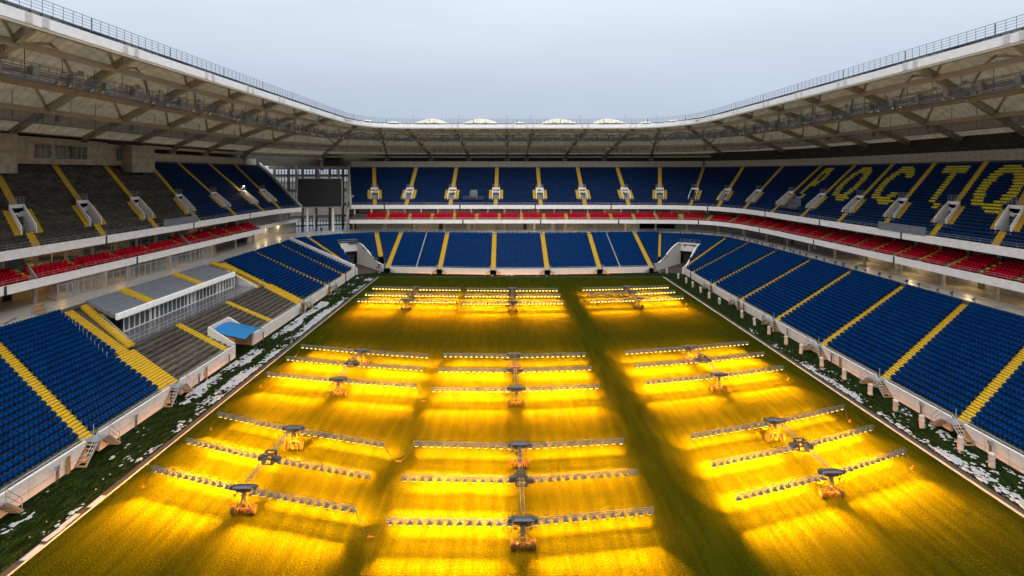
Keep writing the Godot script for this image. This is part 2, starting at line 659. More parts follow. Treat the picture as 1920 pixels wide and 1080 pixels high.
func vomitory(stand: Node3D, f: Vector2, b: Vector2, y0: float, dy: float, n: int, ka: int, kb: int, dir: Vector2) -> void:
	var g := group_part("vomitory", stand)
	var c0 := f.lerp(b, (ka - 0.2) / n)
	var c1 := f.lerp(b, float(kb) / n)
	var yf := y0 + dy * (ka - 1) + 0.03
	var yb := y0 + dy * kb + 0.55
	var back := (c1 - c0).normalized()
	for s in [-1.0, 1.0]:
		var w := MB.new()
		var p0: Vector2 = c0 + dir * (1.1 * s)
		var p1: Vector2 = c0 + dir * (1.26 * s)
		var q0: Vector2 = c1 + dir * (1.1 * s)
		var q1: Vector2 = c1 + dir * (1.26 * s)
		if s < 0:
			var t := p0
			p0 = p1
			p1 = t
			t = q0
			q0 = q1
			q1 = t
		var ring := [p0, p1, q1, q0]
		if (p1 - p0).cross(q1 - p0) < 0:
			ring = [p1, p0, q0, q1]
		var tops := []
		for r in ring:
			tops.append(yf + 1.15 if (r - c0).length() < (r - c1).length() else yb)
		w.hexa([P3(ring[0], yf - 0.6), P3(ring[1], yf - 0.6), P3(ring[2], yf - 0.6), P3(ring[3], yf - 0.6), P3(ring[0], tops[0]), P3(ring[1], tops[1]), P3(ring[2], tops[2]), P3(ring[3], tops[3])])
		part("side_wall", w.mesh(), M.fascia, g)
	var l := MB.new()
	l.prism(c1 - dir * 1.1, c1 + dir * 1.1, c1 + dir * 1.1 + back * 0.18, c1 - dir * 1.1 + back * 0.18, yf + 2.15, yb)
	part("lintel", l.mesh(), M.fascia, g)
	var fl := MB.new()
	fl.prism(c0 - dir * 1.1, c0 + dir * 1.1, c1 + dir * 1.1 + back * 3.0, c1 - dir * 1.1 + back * 3.0, yf - 0.3, yf)
	part("landing", fl.mesh(), M.concrete, g)
	var dk := MB.new()
	dk.prism(c1 - dir * 1.3 + back * 0.9, c1 + dir * 1.3 + back * 0.9, c1 + dir * 1.3 + back * 1.1, c1 - dir * 1.3 + back * 1.1, yf, yf + 3.0)
	dk.prism(c1 - dir * 1.5, c1 - dir * 1.3, c1 - dir * 1.3 + back * 3.2, c1 - dir * 1.5 + back * 3.2, yf, yf + 3.0)
	dk.prism(c1 + dir * 1.5, c1 + dir * 1.3, c1 + dir * 1.3 + back * 3.2, c1 + dir * 1.5 + back * 3.2, yf, yf + 3.0)
	part("passage_wall", dk.mesh(), M.cream, g)
	var sg := MB.new()
	sg.prism(c1 - dir * 0.25 - back * 0.02, c1 + dir * 0.25 - back * 0.02, c1 + dir * 0.25, c1 - dir * 0.25, yf + 2.2, yf + 2.45)
	part("exit_sign", sg.mesh(), M.green_sign, g)
	var rl := MB.new()
	for h in [0.35, 0.7, 1.05]:
		rl.tube(P3(c1 - dir * 1.2, yb + h), P3(c1 + dir * 1.2, yb + h), 0.03)
	for s in [-1.2, -0.6, 0.0, 0.6, 1.2]:
		rl.tube(P3(c1 + dir * s, yb - 0.1), P3(c1 + dir * s, yb + 1.05), 0.03)
	part("guard_rail", rl.mesh(), M.steel, g)
	var rf := MB.new()
	for s in [-1.0, -0.33, 0.33, 1.0]:
		rf.tube(P3(c0 + dir * s, yf), P3(c0 + dir * s, yf + 1.0), 0.03)
	for h in [0.5, 1.0]:
		rf.tube(P3(c0 - dir * 1.0, yf + h), P3(c0 + dir * 1.0, yf + h), 0.03)
	part("front_rail", rf.mesh(), M.steel, g)


const O_ROWS := [[4, 10], [3, 12], [2, 13], [1, 5, 10, 14], [1, 4, 11, 14], [0, 4, 11, 15], [0, 3, 12, 15], [0, 3, 12, 15], [0, 3, 12, 15], [0, 3, 12, 15], [0, 4, 11, 15], [1, 4, 11, 14], [1, 5, 10, 14], [2, 13], [3, 12], [5, 10]]


func letter(ch: String, row: int, col: int) -> bool:
	if row < 0 or row > 15 or col < 0:
		return false
	if ch == "T":
		return col < 12 if row < 3 else (col >= 5 and col <= 7)
	if ch == "P":
		if row < 3 or (row >= 7 and row < 10):
			return col < (8 if row < 3 or row < 9 else 7)
		return col < 3 or (row < 7 and col >= 6 and col < 9)
	var r: Array = O_ROWS[row]
	if ch == "C" and row in [5, 6, 7, 8, 9, 10] and col > 6:
		return false
	return (col >= r[0] and col <= r[1] - (0 if r.size() == 2 else 0)) or (r.size() == 4 and col >= r[2] and col <= r[3])


var low_right := [
	[45.2, 31.0, 64.8, 42.0, "a", "blue"], [45.2, 42.0, 64.8, 52.8, "a", "blue"], [45.2, 53.0, 64.8, 63.8, "a", "blue"], [45.2, 64.0, 64.7, 75.2, "a", "blue"], [45.2, 76.6, 64.6, 86.9, "a", "blue"], [45.3, 89.8, 64.5, 100.0, "a", "blue"],
	[45.4, 103.8, 64.3, 113.0, "a", "blue"], [45.6, 118.3, 64.0, 126.7, "a", "blue"], [46.0, 132.6, 63.4, 140.2, "a", "blue"], [46.2, 139.0, 62.3, 151.6, "a", "blue"], [43.0, 139.4, 55.8, 158.8, "n", "blue"], [39.6, 140.2, 46.1, 162.2, "a", "skip"]]
var low_far := [
	[39.6, 140.2, 46.1, 162.2, "n", "blue"], [37.9, 140.4, 38.5, 161.3, "a", "blue"], [29.6, 139.6, 29.9, 160.6, "s", "blue"], [24.0, 138.8, 24.6, 160.0, "a", "blue"], [10.3, 137.6, 10.5, 159.4, "a", "blue"], [-3.6, 137.4, -3.8, 159.3, "a", "blue"],
	[-17.5, 138.6, -18.0, 160.4, "a", "blue"], [-23.8, 139.4, -24.3, 160.9, "s", "blue"], [-31.4, 140.4, -32.1, 161.3, "a", "blue"], [-32.6, 140.0, -39.5, 161.3, "a", "blue"], [-36.0, 138.6, -48.6, 156.8, "n", "blue"], [-39.2, 137.2, -55.7, 149.4, "a", "blue"], [-39.3, 136.3, -58.9, 144.2, "n", "skip"]]
var low_left := [
	[-39.3, 136.0, -58.7, 143.7, "n", "blue"], [-39.2, 128.2, -58.5, 137.2, "a", "blue"], [-39.2, 116.2, -58.4, 123.4, "a", "blue"], [-39.1, 101.2, -58.4, 109.3, "w", "skip"], [-38.8, 61.4, -58.5, 70.8, "w", "blue"], [-38.7, 49.2, -58.8, 60.2, "a", "blue"], [-38.7, 38.9, -58.8, 50.0, "a", "blue"], [-38.7, 29.0, -58.8, 40.0, "a", "skip"]]


func front(lines: Array) -> PackedVector2Array:
	var p := PackedVector2Array()
	for l in lines:
		p.append(Vector2(l[0], l[1]))
	return p


func back(lines: Array) -> PackedVector2Array:
	var p := PackedVector2Array()
	for l in lines:
		p.append(Vector2(l[2], l[3]))
	return p


func pitch_wall(stand: Node3D, p: PackedVector2Array, top: float) -> void:
	var w := MB.new()
	w.ring_box(off(p, -0.5), off(p, -0.25), -0.1, top)
	part("pitch_wall", w.mesh(), M.white_wall, stand)
	var jn := MB.new()
	var jp := resample(p, 2.6)
	for k in range(1, jp.size() - 1):
		var t := (jp[k + 1] - jp[k - 1]).normalized() * 0.02
		var nn := Vector2(t.y, -t.x).normalized()
		jn.prism(jp[k] - nn * 0.503 - t, jp[k] - nn * 0.503 + t, jp[k] - nn * 0.45 + t, jp[k] - nn * 0.45 - t, 0.0, top - 0.02)
	part("panel_joint", jn.mesh(), M.grey_wall, stand)
	var c := MB.new()
	c.ring_box(off(p, -0.25), off(p, 0.02), top - 0.5, top - 0.35)
	part("gangway", c.mesh(), M.concrete, stand)
	var r := MB.new()
	var q := off(p, -0.38)
	for i in q.size() - 1:
		r.tube(P3(q[i], top + 0.3), P3(q[i + 1], top + 0.3), 0.03)
	var posts := resample(q, 1.9)
	for s in posts:
		r.tube(P3(s, top), P3(s, top + 0.3), 0.025)
	part("wall_rail", r.mesh(), M.galv, stand)
	var pipe := MB.new()
	q = off(p, -0.55)
	for i in q.size() - 1:
		pipe.tube(P3(q[i], top - 1.0), P3(q[i + 1], top - 1.0), 0.02)
	part("conduit", pipe.mesh(), M.galv, stand)


func wall_piece(p: PackedVector2Array) -> PackedVector2Array:
	return resample(p, 3.0)


func lower_tier() -> void:
	var tr := PackedVector2Array([Vector2(38.9, 141.0), Vector2(49.9, 154.0), Vector2(54.6, 150.5), Vector2(45.2, 137.6)])
	var tl := PackedVector2Array([Vector2(-32.9, 141.0), Vector2(-43.0, 153.4), Vector2(-48.2, 150.8), Vector2(-38.4, 136.6)])
	var r := thing("lower_stand", "long blue lower stand beside the row of white wrapped rolls", "stand")
	tier(r, low_right, 1.35, 7.65, 22, {"pitch": 0.475, "holes": [tr], "single": [2, 3, 4, 5], "where": func(i): return "%s block beside the wrapped rolls" % nth(maxi(i, 1)), "aisle_from": {11: 7}})
	var f := thing("lower_stand", "blue lower stand behind the far goal line between two ramped tunnels", "stand")
	tier(f, low_far, 1.4, 8.0, 22, {"pitch": 0.475, "holes": [tr, tl], "where": func(_i): return "far lower stand", "aisle_from": {9: 7}})
	var l := thing("lower_stand", "lower stand with the glass lounge, bare concrete steps and blue seats", "stand")
	tier(l, low_left, 1.6, 7.8, 22, {"pitch": 0.475, "single": [3, 4, 5], "rev": true, "where": func(i): return "%s" % ("lounge side beside the wide stairs" if i == 4 else "lounge side nearest the camera" if i >= 5 else "lounge side past the lounge")})
	# bare concrete steps below the lounge, with their own narrow stairs and the hole of the players' tunnel
	var pt := PackedVector2Array([Vector2(-36, 75.2), Vector2(-36, 80.6), Vector2(-42.6, 81.8), Vector2(-42.6, 76.4)])
	tier(l, [[-39.1, 99.6, -58.4, 107.7, "n", "bare"], [-39.0, 88.4, -58.4, 92.8, "a", "bare"], [-38.9, 74.0, -58.4, 80.6, "a", "bare"], [-38.8, 63.0, -58.5, 72.4, "n", "skip"]], 1.6, 7.8, 22, {"pitch": 0.5, "holes": [pt], "rows": [0, 10], "single": [1, 2]})
	for e in [["", r, low_right, 1.35, [0, 10]], ["", f, low_far, 1.4, [1, 9]], ["", l, low_left, 1.6, [0, 4]], ["", l, low_left, 1.6, [4, 8]]]:
		# the white wall in front of each block, open where a stair comes down
		for i in range(e[4][0], e[4][1] - 1):
			var a := Vector2(e[2][i][0], e[2][i][1])
			var c := Vector2(e[2][i + 1][0], e[2][i + 1][1])
			var d := (c - a).normalized()
			if a.distance_to(c) < 3.0:
				continue
			pitch_wall(e[1], wall_piece(PackedVector2Array([a + d * (0.75 if e[2][i][4] in ["a", "w"] else 0.0), c - d * (0.75 if e[2][i + 1][4] in ["a", "w"] else 0.0)])), e[3] + 0.1)
	pitch_wall(l, wall_piece(PackedVector2Array([Vector2(-39.0, 99.6), Vector2(-38.9, 80.9)])), 1.75)
	pitch_wall(l, wall_piece(PackedVector2Array([Vector2(-38.85, 75.2), Vector2(-38.8, 62.6)])), 1.75)
	# white side wall between the blue block and the ramp corner
	var sw := MB.new()
	var p0 := Vector2(-38.9, 136.15)
	var p1 := Vector2(-58.8, 143.95)
	var sd := Vector2(0.04, 0.11)
	sw.hexa([P3(p0 - sd, -0.1), P3(p0 + sd, -0.1), P3(p1 + sd, -0.1), P3(p1 - sd, -0.1), P3(p0 - sd, 2.6), P3(p0 + sd, 2.6), P3(p1 + sd, 8.9), P3(p1 - sd, 8.9)])
	part("side_wall", sw.mesh(), M.fascia, l)
	# ramped vehicle tunnels in the two far corners
	ramp(r, Vector2(38.9, 141.2), Vector2(49.9, 154.0), Vector2(54.4, 150.6), Vector2(45.4, 137.8), 6.1)
	ramp(f, Vector2(-32.9, 141.2), Vector2(-43.0, 153.4), Vector2(-48.0, 150.6), Vector2(-38.6, 136.8), 6.1)
	stairs_down(low_right, [2, 3, 4, 5, 6, 7], 1.35, 1.0, "steel stair over the wall by the wrapped rolls")
	stairs_down(low_far, [1, 3, 4, 5, 6, 8], 1.4, 1.0, "steel double stair at the far stand")
	stairs_down(low_left, [2, 3, 4, 5, 6], 1.6, 1.0, "steel stair over the wall by the snow")


func ramp(stand: Node3D, a: Vector2, b: Vector2, c: Vector2, d: Vector2, top: float) -> void:
	var g := group_part("ramp_tunnel", stand)
	for e in [[a, b, 1.9], [d, c, 1.6]]:
		var w := MB.new()
		var pa: Vector2 = e[0]
		var pb: Vector2 = e[1]
		var n := (pb - pa).normalized().orthogonal() * 0.18
		var prev := [pa, e[2]]
		for k in range(1, 11):
			var t := k / 10.0
			var q := pa.lerp(pb, t)
			var y: float = e[2] + (top - e[2]) * smoothstep(0.05, 0.95, t)
			var ring := [prev[0] - n, prev[0] + n, q + n, q - n]
			var ys := [prev[1], prev[1], y, y]
			if (ring[1] - ring[0]).cross(ring[2] - ring[0]) < 0:
				ring.reverse()
				ys.reverse()
			w.hexa([P3(ring[0], -0.1), P3(ring[1], -0.1), P3(ring[2], -0.1), P3(ring[3], -0.1), P3(ring[0], ys[0]), P3(ring[1], ys[1]), P3(ring[2], ys[2]), P3(ring[3], ys[3])])
			prev = [q, y]
		part("splay_wall", w.mesh(), M.white_wall, g)
	var l := MB.new()
	var o := (b - a).normalized() * 0.3
	l.prism(b, c, c + o, b + o, 3.7, top)
	part("lintel", l.mesh(), M.white_wall, g)
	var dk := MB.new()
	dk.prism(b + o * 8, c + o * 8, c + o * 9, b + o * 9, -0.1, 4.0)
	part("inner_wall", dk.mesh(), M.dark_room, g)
	var gt := MB.new()
	for k in 7:
		var q := b.lerp(c, k / 6.0)
		gt.tube(P3(q + o * 0.5, 0.0), P3(q + o * 0.5, 3.7), 0.05)
	for y in [0.1, 1.3, 2.5, 3.6]:
		gt.tube(P3(b + o * 0.5, y), P3(c + o * 0.5, y), 0.04)
	part("gate", gt.mesh(), M.dark_steel, g)
	var fl := MB.new()
	fl.prism(a, b + o * 8, c + o * 8, d, -0.06, 0.012)
	part("ramp_floor", fl.mesh(), M.rubber, g)
	var rl := MB.new()
	for h in [0.5, 1.0]:
		rl.tube(P3(b, top + h), P3(c, top + h), 0.03)
	for k in 5:
		rl.tube(P3(b.lerp(c, k / 4.0), top), P3(b.lerp(c, k / 4.0), top + 1.0), 0.03)
	part("guard_rail", rl.mesh(), M.steel, g)


func stairs_down(lines: Array, at: Array, y0: float, _s: float, label: String) -> void:
	var far_side: bool = lines == low_far
	for i in at:
		var f := Vector2(lines[i][0], lines[i][1])
		var bk := Vector2(lines[i][2], lines[i][3])
		var outward := Vector2(0, -1) if far_side else Vector2(-signf(f.x), 0)  # towards the pitch
		var along := Vector2(outward.y, -outward.x)
		if bk.y < 0:
			along = -along
		var where := ", %s from the camera end" % nth(i - 1 if lines == low_right else 7 - i)
		if far_side:
			where = ", %s from the lettered stand" % nth(at.find(i) + 1)
		var t := thing("wall_stair", label + where, "stair", "steel stairs over the pitch wall", P3(f, 0))
		var pl := MB.new()
		var z3 := Vector3(outward.x, 0, -outward.y)
		var a3 := Vector3(along.x, 0, -along.y)
		var up := Vector3.UP
		var basis3 := Basis(a3, up, a3.cross(up))
		pl.box(z3 * 0.75 + up * (y0 - 0.06), Vector3(1.3, 0.06, 1.5), Basis(a3, up, z3))
		part("platform", pl.mesh(), M.steel, t)
		for s in ([-1.0, 1.0] if true else []):
			var steps := 6
			var st := group_part("flight", t)
			for k in steps:
				var c: Vector3 = z3 * 1.0 + a3 * s * (0.78 + 0.24 * k) + up * (y0 - 0.12 - (y0 / steps) * (k + 0.4))
				boxpart("tread", c, Vector3(0.26, 0.05, 0.9), M.wood if not far_side else M.steel, st, Basis(a3, up, z3))
			var sb := MB.new()
			for e in [0.52, 1.48]:
				sb.bar(z3 * e + a3 * s * 0.65 + up * (y0 - 0.1), z3 * e + a3 * s * (0.7 + 0.24 * steps) + up * 0.05, 0.05, 0.18)
			part("stringer", sb.mesh(), M.steel, st)
		var r := MB.new()
		for e in [0.05, 1.5]:
			for s in [-1.0, 1.0]:
				var q: Vector3 = z3 * e + a3 * s * 0.65 + up * y0
				r.tube(q, q + up * 1.0, 0.03)
				if e > 1:
					var q2: Vector3 = z3 * e + a3 * s * 2.0 + up * 0.1
					r.tube(q2, q2 + up * 1.0, 0.03)
					r.tube(q + up, q2 + up, 0.03)
					r.tube(q + up * 0.5, q2 + up * 0.5, 0.025)
		r.tube(z3 * 1.5 - a3 * 0.65 + up * (y0 + 1.0), z3 * 1.5 + a3 * 0.65 + up * (y0 + 1.0), 0.03)
		r.tube(z3 * 1.5 - a3 * 0.65 + up * (y0 + 0.5), z3 * 1.5 + a3 * 0.65 + up * (y0 + 0.5), 0.025)
		part("handrail", r.mesh(), M.galv, t)


# ---------- the levels between the tiers ----------
func pv(a: Array) -> PackedVector2Array:
	var p := PackedVector2Array()
	for i in range(0, a.size(), 2):
		p.append(Vector2(a[i], a[i + 1]))
	return p


var mid_main: PackedVector2Array
var mid_side: PackedVector2Array
var mid_recess: PackedVector2Array
var up_main: PackedVector2Array
var up_side: PackedVector2Array


func rings() -> void:
	mid_main = resample(chaikin(pv([66.7, 20, 66.7, 126, 66.4, 138, 65.2, 150, 61.5, 159.5, 55, 163.4, 46, 164.2, 10, 164.6, -48.5, 164.2]), 3), 2.0)
	mid_side = resample(pv([-63.4, 139.5, -63.6, 20]), 2.0)
	mid_recess = resample(chaikin(pv([-65.4, 168.5, -66.4, 160, -66.8, 150, -66.6, 139.8]), 2), 2.0)
	up_main = resample(chaikin(pv([68.3, 20, 68.3, 132, 67.8, 146, 66.2, 154, 62.6, 161.6, 56.8, 166.4, 48.3, 169.0, 38.7, 169.4, 0, 169.9, -49.6, 170.0]), 3), 2.0)
	up_side = resample(chaikin(pv([-61.0, 157.4, -63.8, 152, -64.9, 142, -65.0, 130, -65.0, 20]), 2), 2.0)


func concourse() -> void:
	rings()
	var bp := PackedVector2Array()
	for l in low_right:
		bp.append(Vector2(l[2], l[3]))
	for l in low_far.slice(1):
		bp.append(Vector2(l[2], l[3]))
	for l in low_left:
		bp.append(Vector2(l[2], l[3]))
	var fl := MB.new()
	fl.ring_box(off(bp, 0.05), off(bp, 16.0), 7.5, 7.8)
	struct("concourse_floor", fl.mesh(), M.floor_tile)
	struct("corner_floor", flat(-84, -50, 163, 200, 7.79, 12), M.wet_floor)
	var kb := MB.new()
	kb.ring_box(off(bp, -0.1), off(bp, 0.35), 7.6, 8.02)
	struct("concourse_kerb", kb.mesh(), M.concrete)
	var rl := MB.new()
	var q := off(bp, 0.15)
	for h in [8.5, 9.0]:
		for i in q.size() - 1:
			rl.tube(P3(q[i], h), P3(q[i + 1], h), 0.03, 4)
	for p in resample(q, 2.0):
		rl.tube(P3(p, 8.0), P3(p, 9.0), 0.025, 4)
	var rt := part("concourse_railing", rl.mesh(), M.galv, self)
	tag(rt, "thin steel railing along the back row of the lower stands", "railing")
	# dark tiles let into the pale floor beside the lettered stand
	var holder := get_node("concourse_floor")
	for k in 90:
		var d := rng.randf_range(46, 142)
		var x := rng.randf_range(66.2, 73.4)
		boxpart("dark_tile", V(x, 7.802, d), Vector3(0.42, 0.012, [0.8, 1.2, 1.9][k % 3]), M.dark_tile, holder, Basis(Vector3.UP, deg_to_rad(2)))
	# back wall
	for e in [["concourse_wall", cut(mid_main, 0, 150), M.grey_wall, 7.6], ["concourse_wall", cut(mid_main, 160, 300), M.cream, 7.2], ["concourse_wall", mid_side, M.beige, 7.8]]:
		var w := MB.new()
		w.ring_box(off(e[1], e[3]), off(e[1], e[3] + 0.3), 7.7, 10.7)
		struct(e[0], w.mesh(), e[2])
		for k in range(3, int(length(e[1]) / 9.0)):
			var p: PackedVector2Array = cut(e[1], k * 9.0, k * 9.0 + 1.2)
			if p.size() < 2:
				continue
			var dr := MB.new()
			dr.ring_box(off(p, e[3] - 0.06), off(p, e[3] + 0.02), 7.8, 10.0)
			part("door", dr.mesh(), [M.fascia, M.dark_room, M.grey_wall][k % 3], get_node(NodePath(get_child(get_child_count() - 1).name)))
	# round columns under the middle slab
	var cn := 0
	for e in [[mid_main, 4.2], [mid_side, 3.0]]:
		for p in resample(off(e[0], e[1]), 9.4):
			var c := MB.new()
			c.lathe(P3(p, 7.8), Vector3.UP, [Vector2(0.3, 0), Vector2(0.3, 2.8)], 12)
			var o := part("round_column", c.mesh(true), M.cream, self)
			tag(o, "pale round concourse column, %s along the %s" % [nth(cn + 1), "lettered and far side" if e[0] == mid_main else "lounge side"], "column", "round columns along the concourse")
			cn += 1
	# slab of the middle level, ceiling of the boxes
	for e in [[mid_main, up_main], [mid_side, up_side]]:
		var s := MB.new()
		s.ring_box(off(e[0], 0.3), off(e[0], 20.0), 10.62, 10.9)
		struct("middle_slab", s.mesh(), M.fascia)
		var u := MB.new()
		u.ring_box(off(e[1], 0.3), off(e[1], 26.0), 14.78, 15.0)
		struct("upper_slab", u.mesh(), M.fascia)
	# the shell that closes the bowl behind
	var out := MB.new()
	var ring := resample(chaikin(pv([93, 5, 93, 150, 88, 176, 74, 194, 54, 202, 0, 203, -60, 203]), 2), 4.0)
	out.ring_box(ring, off(ring, 0.4), -0.1, 33.6)
	struct("outer_wall", out.mesh(), M.concrete)
	var out2 := MB.new()
	ring = resample(chaikin(pv([-86, 182, -87, 150, -87, 5]), 1), 4.0)
	out2.ring_box(ring, off(ring, 0.4), -0.1, 33.6)
	struct("outer_wall", out2.mesh(), M.concrete)
	var out3 := MB.new()
	ring = resample(pv([-60, 203, -86, 182]), 4.0)
	out3.ring_box(ring, off(ring, 0.4), 28.6, 33.6)
	struct("outer_wall", out3.mesh(), M.concrete)
	var dl := 0
	# small warm lamps on the concourse ceiling
	for p in [[20.0, 166.2], [8.0, 166.6], [-6.0, 166.6], [-26.0, 166.4], [38.0, 166.3], [-67.5, 158.0], [-67.8, 150.0], [-67.6, 145.0], [72.6, 108.0], [72.6, 96.0], [72.6, 84.0], [72.6, 72.0]]:
		var o := thing("downlight", "small round lamp lit under the middle slab, %s" % ["far side, second", "far side, third", "far side, fourth", "far side, nearest the screen", "far side, nearest the lettered stand", "screen corner, farthest", "screen corner, middle", "screen corner, nearest", "lettered side, farthest", "lettered side, third", "lettered side, second", "lettered side, nearest"][dl], "lamp", "downlights under the middle slab", V(p[0], 10.55, p[1]))
		dl += 1
		var b := MB.new()
		b.lathe(Vector3.ZERO, Vector3.UP, [Vector2(0.0, 0), Vector2(0.18, 0), Vector2(0.2, 0.05)], 10)
		part("glass_disc", b.mesh(), M.warm_glow, o)
		var li := OmniLight3D.new()
		li.name = "downlight_light"
		li.light_color = Color(1.0, 0.86, 0.62)
		li.light_energy = 1.6 if p[0] < 60 else 2.6
		li.light_size = 0.15
		li.omni_range = 25
		li.shadow_enabled = true
		li.omni_attenuation = 2
		li.position = V(p[0], 10.35, p[1])
		add_child(li)


func glazing(parent: Node3D, path: PackedVector2Array, y0: float, y1: float, step: float, transom: float, frame: Material, door_at: Array) -> void:
	var pts := resample(path, step)
	for i in pts.size() - 1:
		var g := MB.new()
		g.quad(P3(pts[i], y0), P3(pts[i + 1], y0), P3(pts[i + 1], y1), P3(pts[i], y1))
		part("pane", g.mesh(), M.glass, parent)
	for i in pts.size():
		var f := MB.new()
		f.bar(P3(pts[i], y0), P3(pts[i], y1), 0.09, 0.12)
		part("mullion", f.mesh(), frame, parent)
	var t := MB.new()
	for y in [y0 + 0.05, transom, y1 - 0.05]:
		for i in pts.size() - 1:
			t.bar(P3(pts[i], y), P3(pts[i + 1], y), 0.1, 0.1)
	part("transom", t.mesh(), frame, parent)
	for d in door_at:
		var c := cut(path, d, d + 1.9)
		var dm := MB.new()
		for i in 3:
			var p := c[0].lerp(c[c.size() - 1], i / 2.0)
			dm.bar(P3(p, y0), P3(p, y0 + 2.2), 0.16, 0.18)
		dm.bar(P3(c[0], y0 + 2.2), P3(c[c.size() - 1], y0 + 2.2), 0.16, 0.16)
		part("door_frame", dm.mesh(), frame, parent)


func middle_tier() -> void:
	var specs := [
		["middle_stand", "red seated middle level running round under the lettered upper stand", mid_main, 5, 0.0],
		["middle_stand", "red seated balcony above the glass lounge front", mid_side, 4, 0.0]]
	for e in specs:
		var t := thing(e[0], e[1], "stand")
		var path: PackedVector2Array = e[2]
		var n: int = e[3]
		var total := length(path)
		for s in range(0, ceili(total / 12.0)):  # fascia panels, jointed
			var p := cut(path, s * 12.0 + 0.03, minf(total, s * 12.0 + 11.97))
			if p.size() < 2:
				continue
			var fm := MB.new()
			fm.ring_box(p, off(p, 0.3), 10.55, 11.7)
			part("fascia_panel", fm.mesh(), M.fascia, t)
		var jt := MB.new()
		for s in range(2, int(total / 24.0), 1):
			var p := cut(path, s * 24.0 - 0.2, s * 24.0 + 0.2)
			jt.ring_box(off(p, -0.02), off(p, 0.02), 10.53, 11.68)
		part("joint_cover", jt.mesh(), M.dark_steel, t)
		var ter := MB.new()
		for k in n:
			var o0 := 0.3 + 0.86 * k
			var y := 11.4 + 0.4 * k
			ter.strip(off(path, o0), y - 0.4, off(path, o0), y)
			ter.strip(off(path, o0), y, off(path, o0 + 0.86), y)
		var yt := 11.4 + 0.4 * (n - 1) + 0.01
		ter.strip(off(path, 0.3 + 0.86 * n), yt, off(path, 9.0), yt)
		part("terrace", ter.mesh(), M.concrete, t)
		var rail := MB.new()
		for h in [12.05, 12.35]:
			var rp := off(path, 0.2)
			for i in rp.size() - 1:
				rail.tube(P3(rp[i], h), P3(rp[i + 1], h), 0.022, 4)
		for p in resample(off(path, 0.2), 1.9):
			rail.tube(P3(p, 11.7), P3(p, 12.35), 0.022, 4)
		part("balcony_rail", rail.mesh(), M.steel, t)
		# aisles and seats
		var s := 1.0
		var blocks := []
		while s < total - 6.0:
			blocks.append(s)
			var here := cut(path, s, s + 0.5)[0]
			var far_part: bool = here.y > 155.0
			var step := 7.0 if far_part else 5.6
			var rows := n
			var big := false
			if e[1].begins_with("red seated balcony"):
				step = 6.6
				if here.y > 72.0 and here.y < 108.0:
					rows = 2
					big = true
					step = 8.4
				if here.y < 108.0 and here.y > 106.0:
					s += 2.0
			var ap := cut(path, s - 1.05, s - 0.05)
			if ap.size() >= 2:
				var am := MB.new()
				for k in n:
					for h in 2:
						var q0 := off(ap, 0.3 + 0.86 * k + 0.43 * h)
						var q1 := off(ap, 0.3 + 0.86 * k + 0.43 * h + 0.43)
						var yy := 11.4 + 0.4 * k + 0.2 * h + 0.012
						am.ring_box(q0, q1, yy - 0.45, yy)
				part("stair_aisle", am.mesh(), M.yellow, t)
			var blk := cut(path, s, s + step - 1.05)
			if blk.size() < 2:
				break
			var tan := (blk[blk.size() - 1] - blk[0]).normalized()
			var fx := Vector3(-tan.y, 0, -tan.x)
			var bs := Basis(Vector3.UP.cross(fx), Vector3.UP, fx)
			var pitch := 0.78 if big else 0.5
			var cnt := floori((step - 1.15) / pitch)
			for k in rows:
				for q in cnt:
					var p := blk[0] + tan * ((step - 1.05) * (q + 0.5 + (0.25 if big and k % 2 else 0.0)) / cnt)
					p += Vector2(tan.y, -tan.x) * (0.3 + 0.86 * k + 0.55)
					if big:
						p += Vector2(tan.y, -tan.x) * 0.5 * k
					var cam_n: int = q + 1 if e[2] == mid_main else cnt - q
					var d_block := int((p.y - 20.0) / step)
					seat_spots["armchair" if big else "red"].append([Transform3D(bs, P3(p, 11.4 + 0.4 * k)), "red armchair, %s row, %s from the camera end, %s armchair group over the lounge" % [nth(k + 1), nth(cam_n), nth(1 + int((here.y - 68.0) / 8.4))] if big else "red seat, %s row, %s from the camera end, %s %s red block" % [nth(k + 1), nth(cam_n), "lettered side" if e[2] == mid_main else "lounge side", nth(maxi(1, blocks.size() - 6) if e[2] == mid_main else d_block + 1)]])
			s += step
		# glazed box fronts behind the seats
		var gp := off(path, 0.3 + 0.86 * n + 1.4)
		var g := thing("box_front", "glazed front of the boxes behind the red seats " + ("over the lounge" if e[2] == mid_side else "round the lettered side"), "glass wall")
		glazing(g, cut(gp, 18, total), yt, 14.76, 2.4, yt + 2.3, M.dark_steel if e[2] != mid_side else M.galv, [])
		var wl := MB.new()
		wl.ring_box(off(gp, 5.0), off(gp, 5.2), yt, 14.76)
		part("room_wall", wl.mesh(), M.beige, g)
		for k in range(2, int(total / 10.6)):
			var cw := cut(gp, k * 10.6, k * 10.6 + 0.2)
			if cw.size() < 2:
				continue
			var dm := MB.new()
			dm.ring_box(off(cw, 0.1), off(cw, 5.0), yt, 14.76)
			part("party_wall", dm.mesh(), M.cream, g)
		var cc := 0
		for p in resample(off(path, 0.3 + 0.86 * n + 0.9), 5.3):
			cc += 1
			var c := MB.new()
			c.lathe(P3(p, yt - 0.3), Vector3.UP, [Vector2(0.26, 0), Vector2(0.26, 14.77 - yt + 0.3)], 10)
			var o := part("round_column", c.mesh(true), M.cream, self)
			tag(o, "cream round column behind the red seats, %s along the %s" % [nth(cc), "lettered and far side" if e[2] == mid_main else "lounge side"], "column", "columns before the box windows")
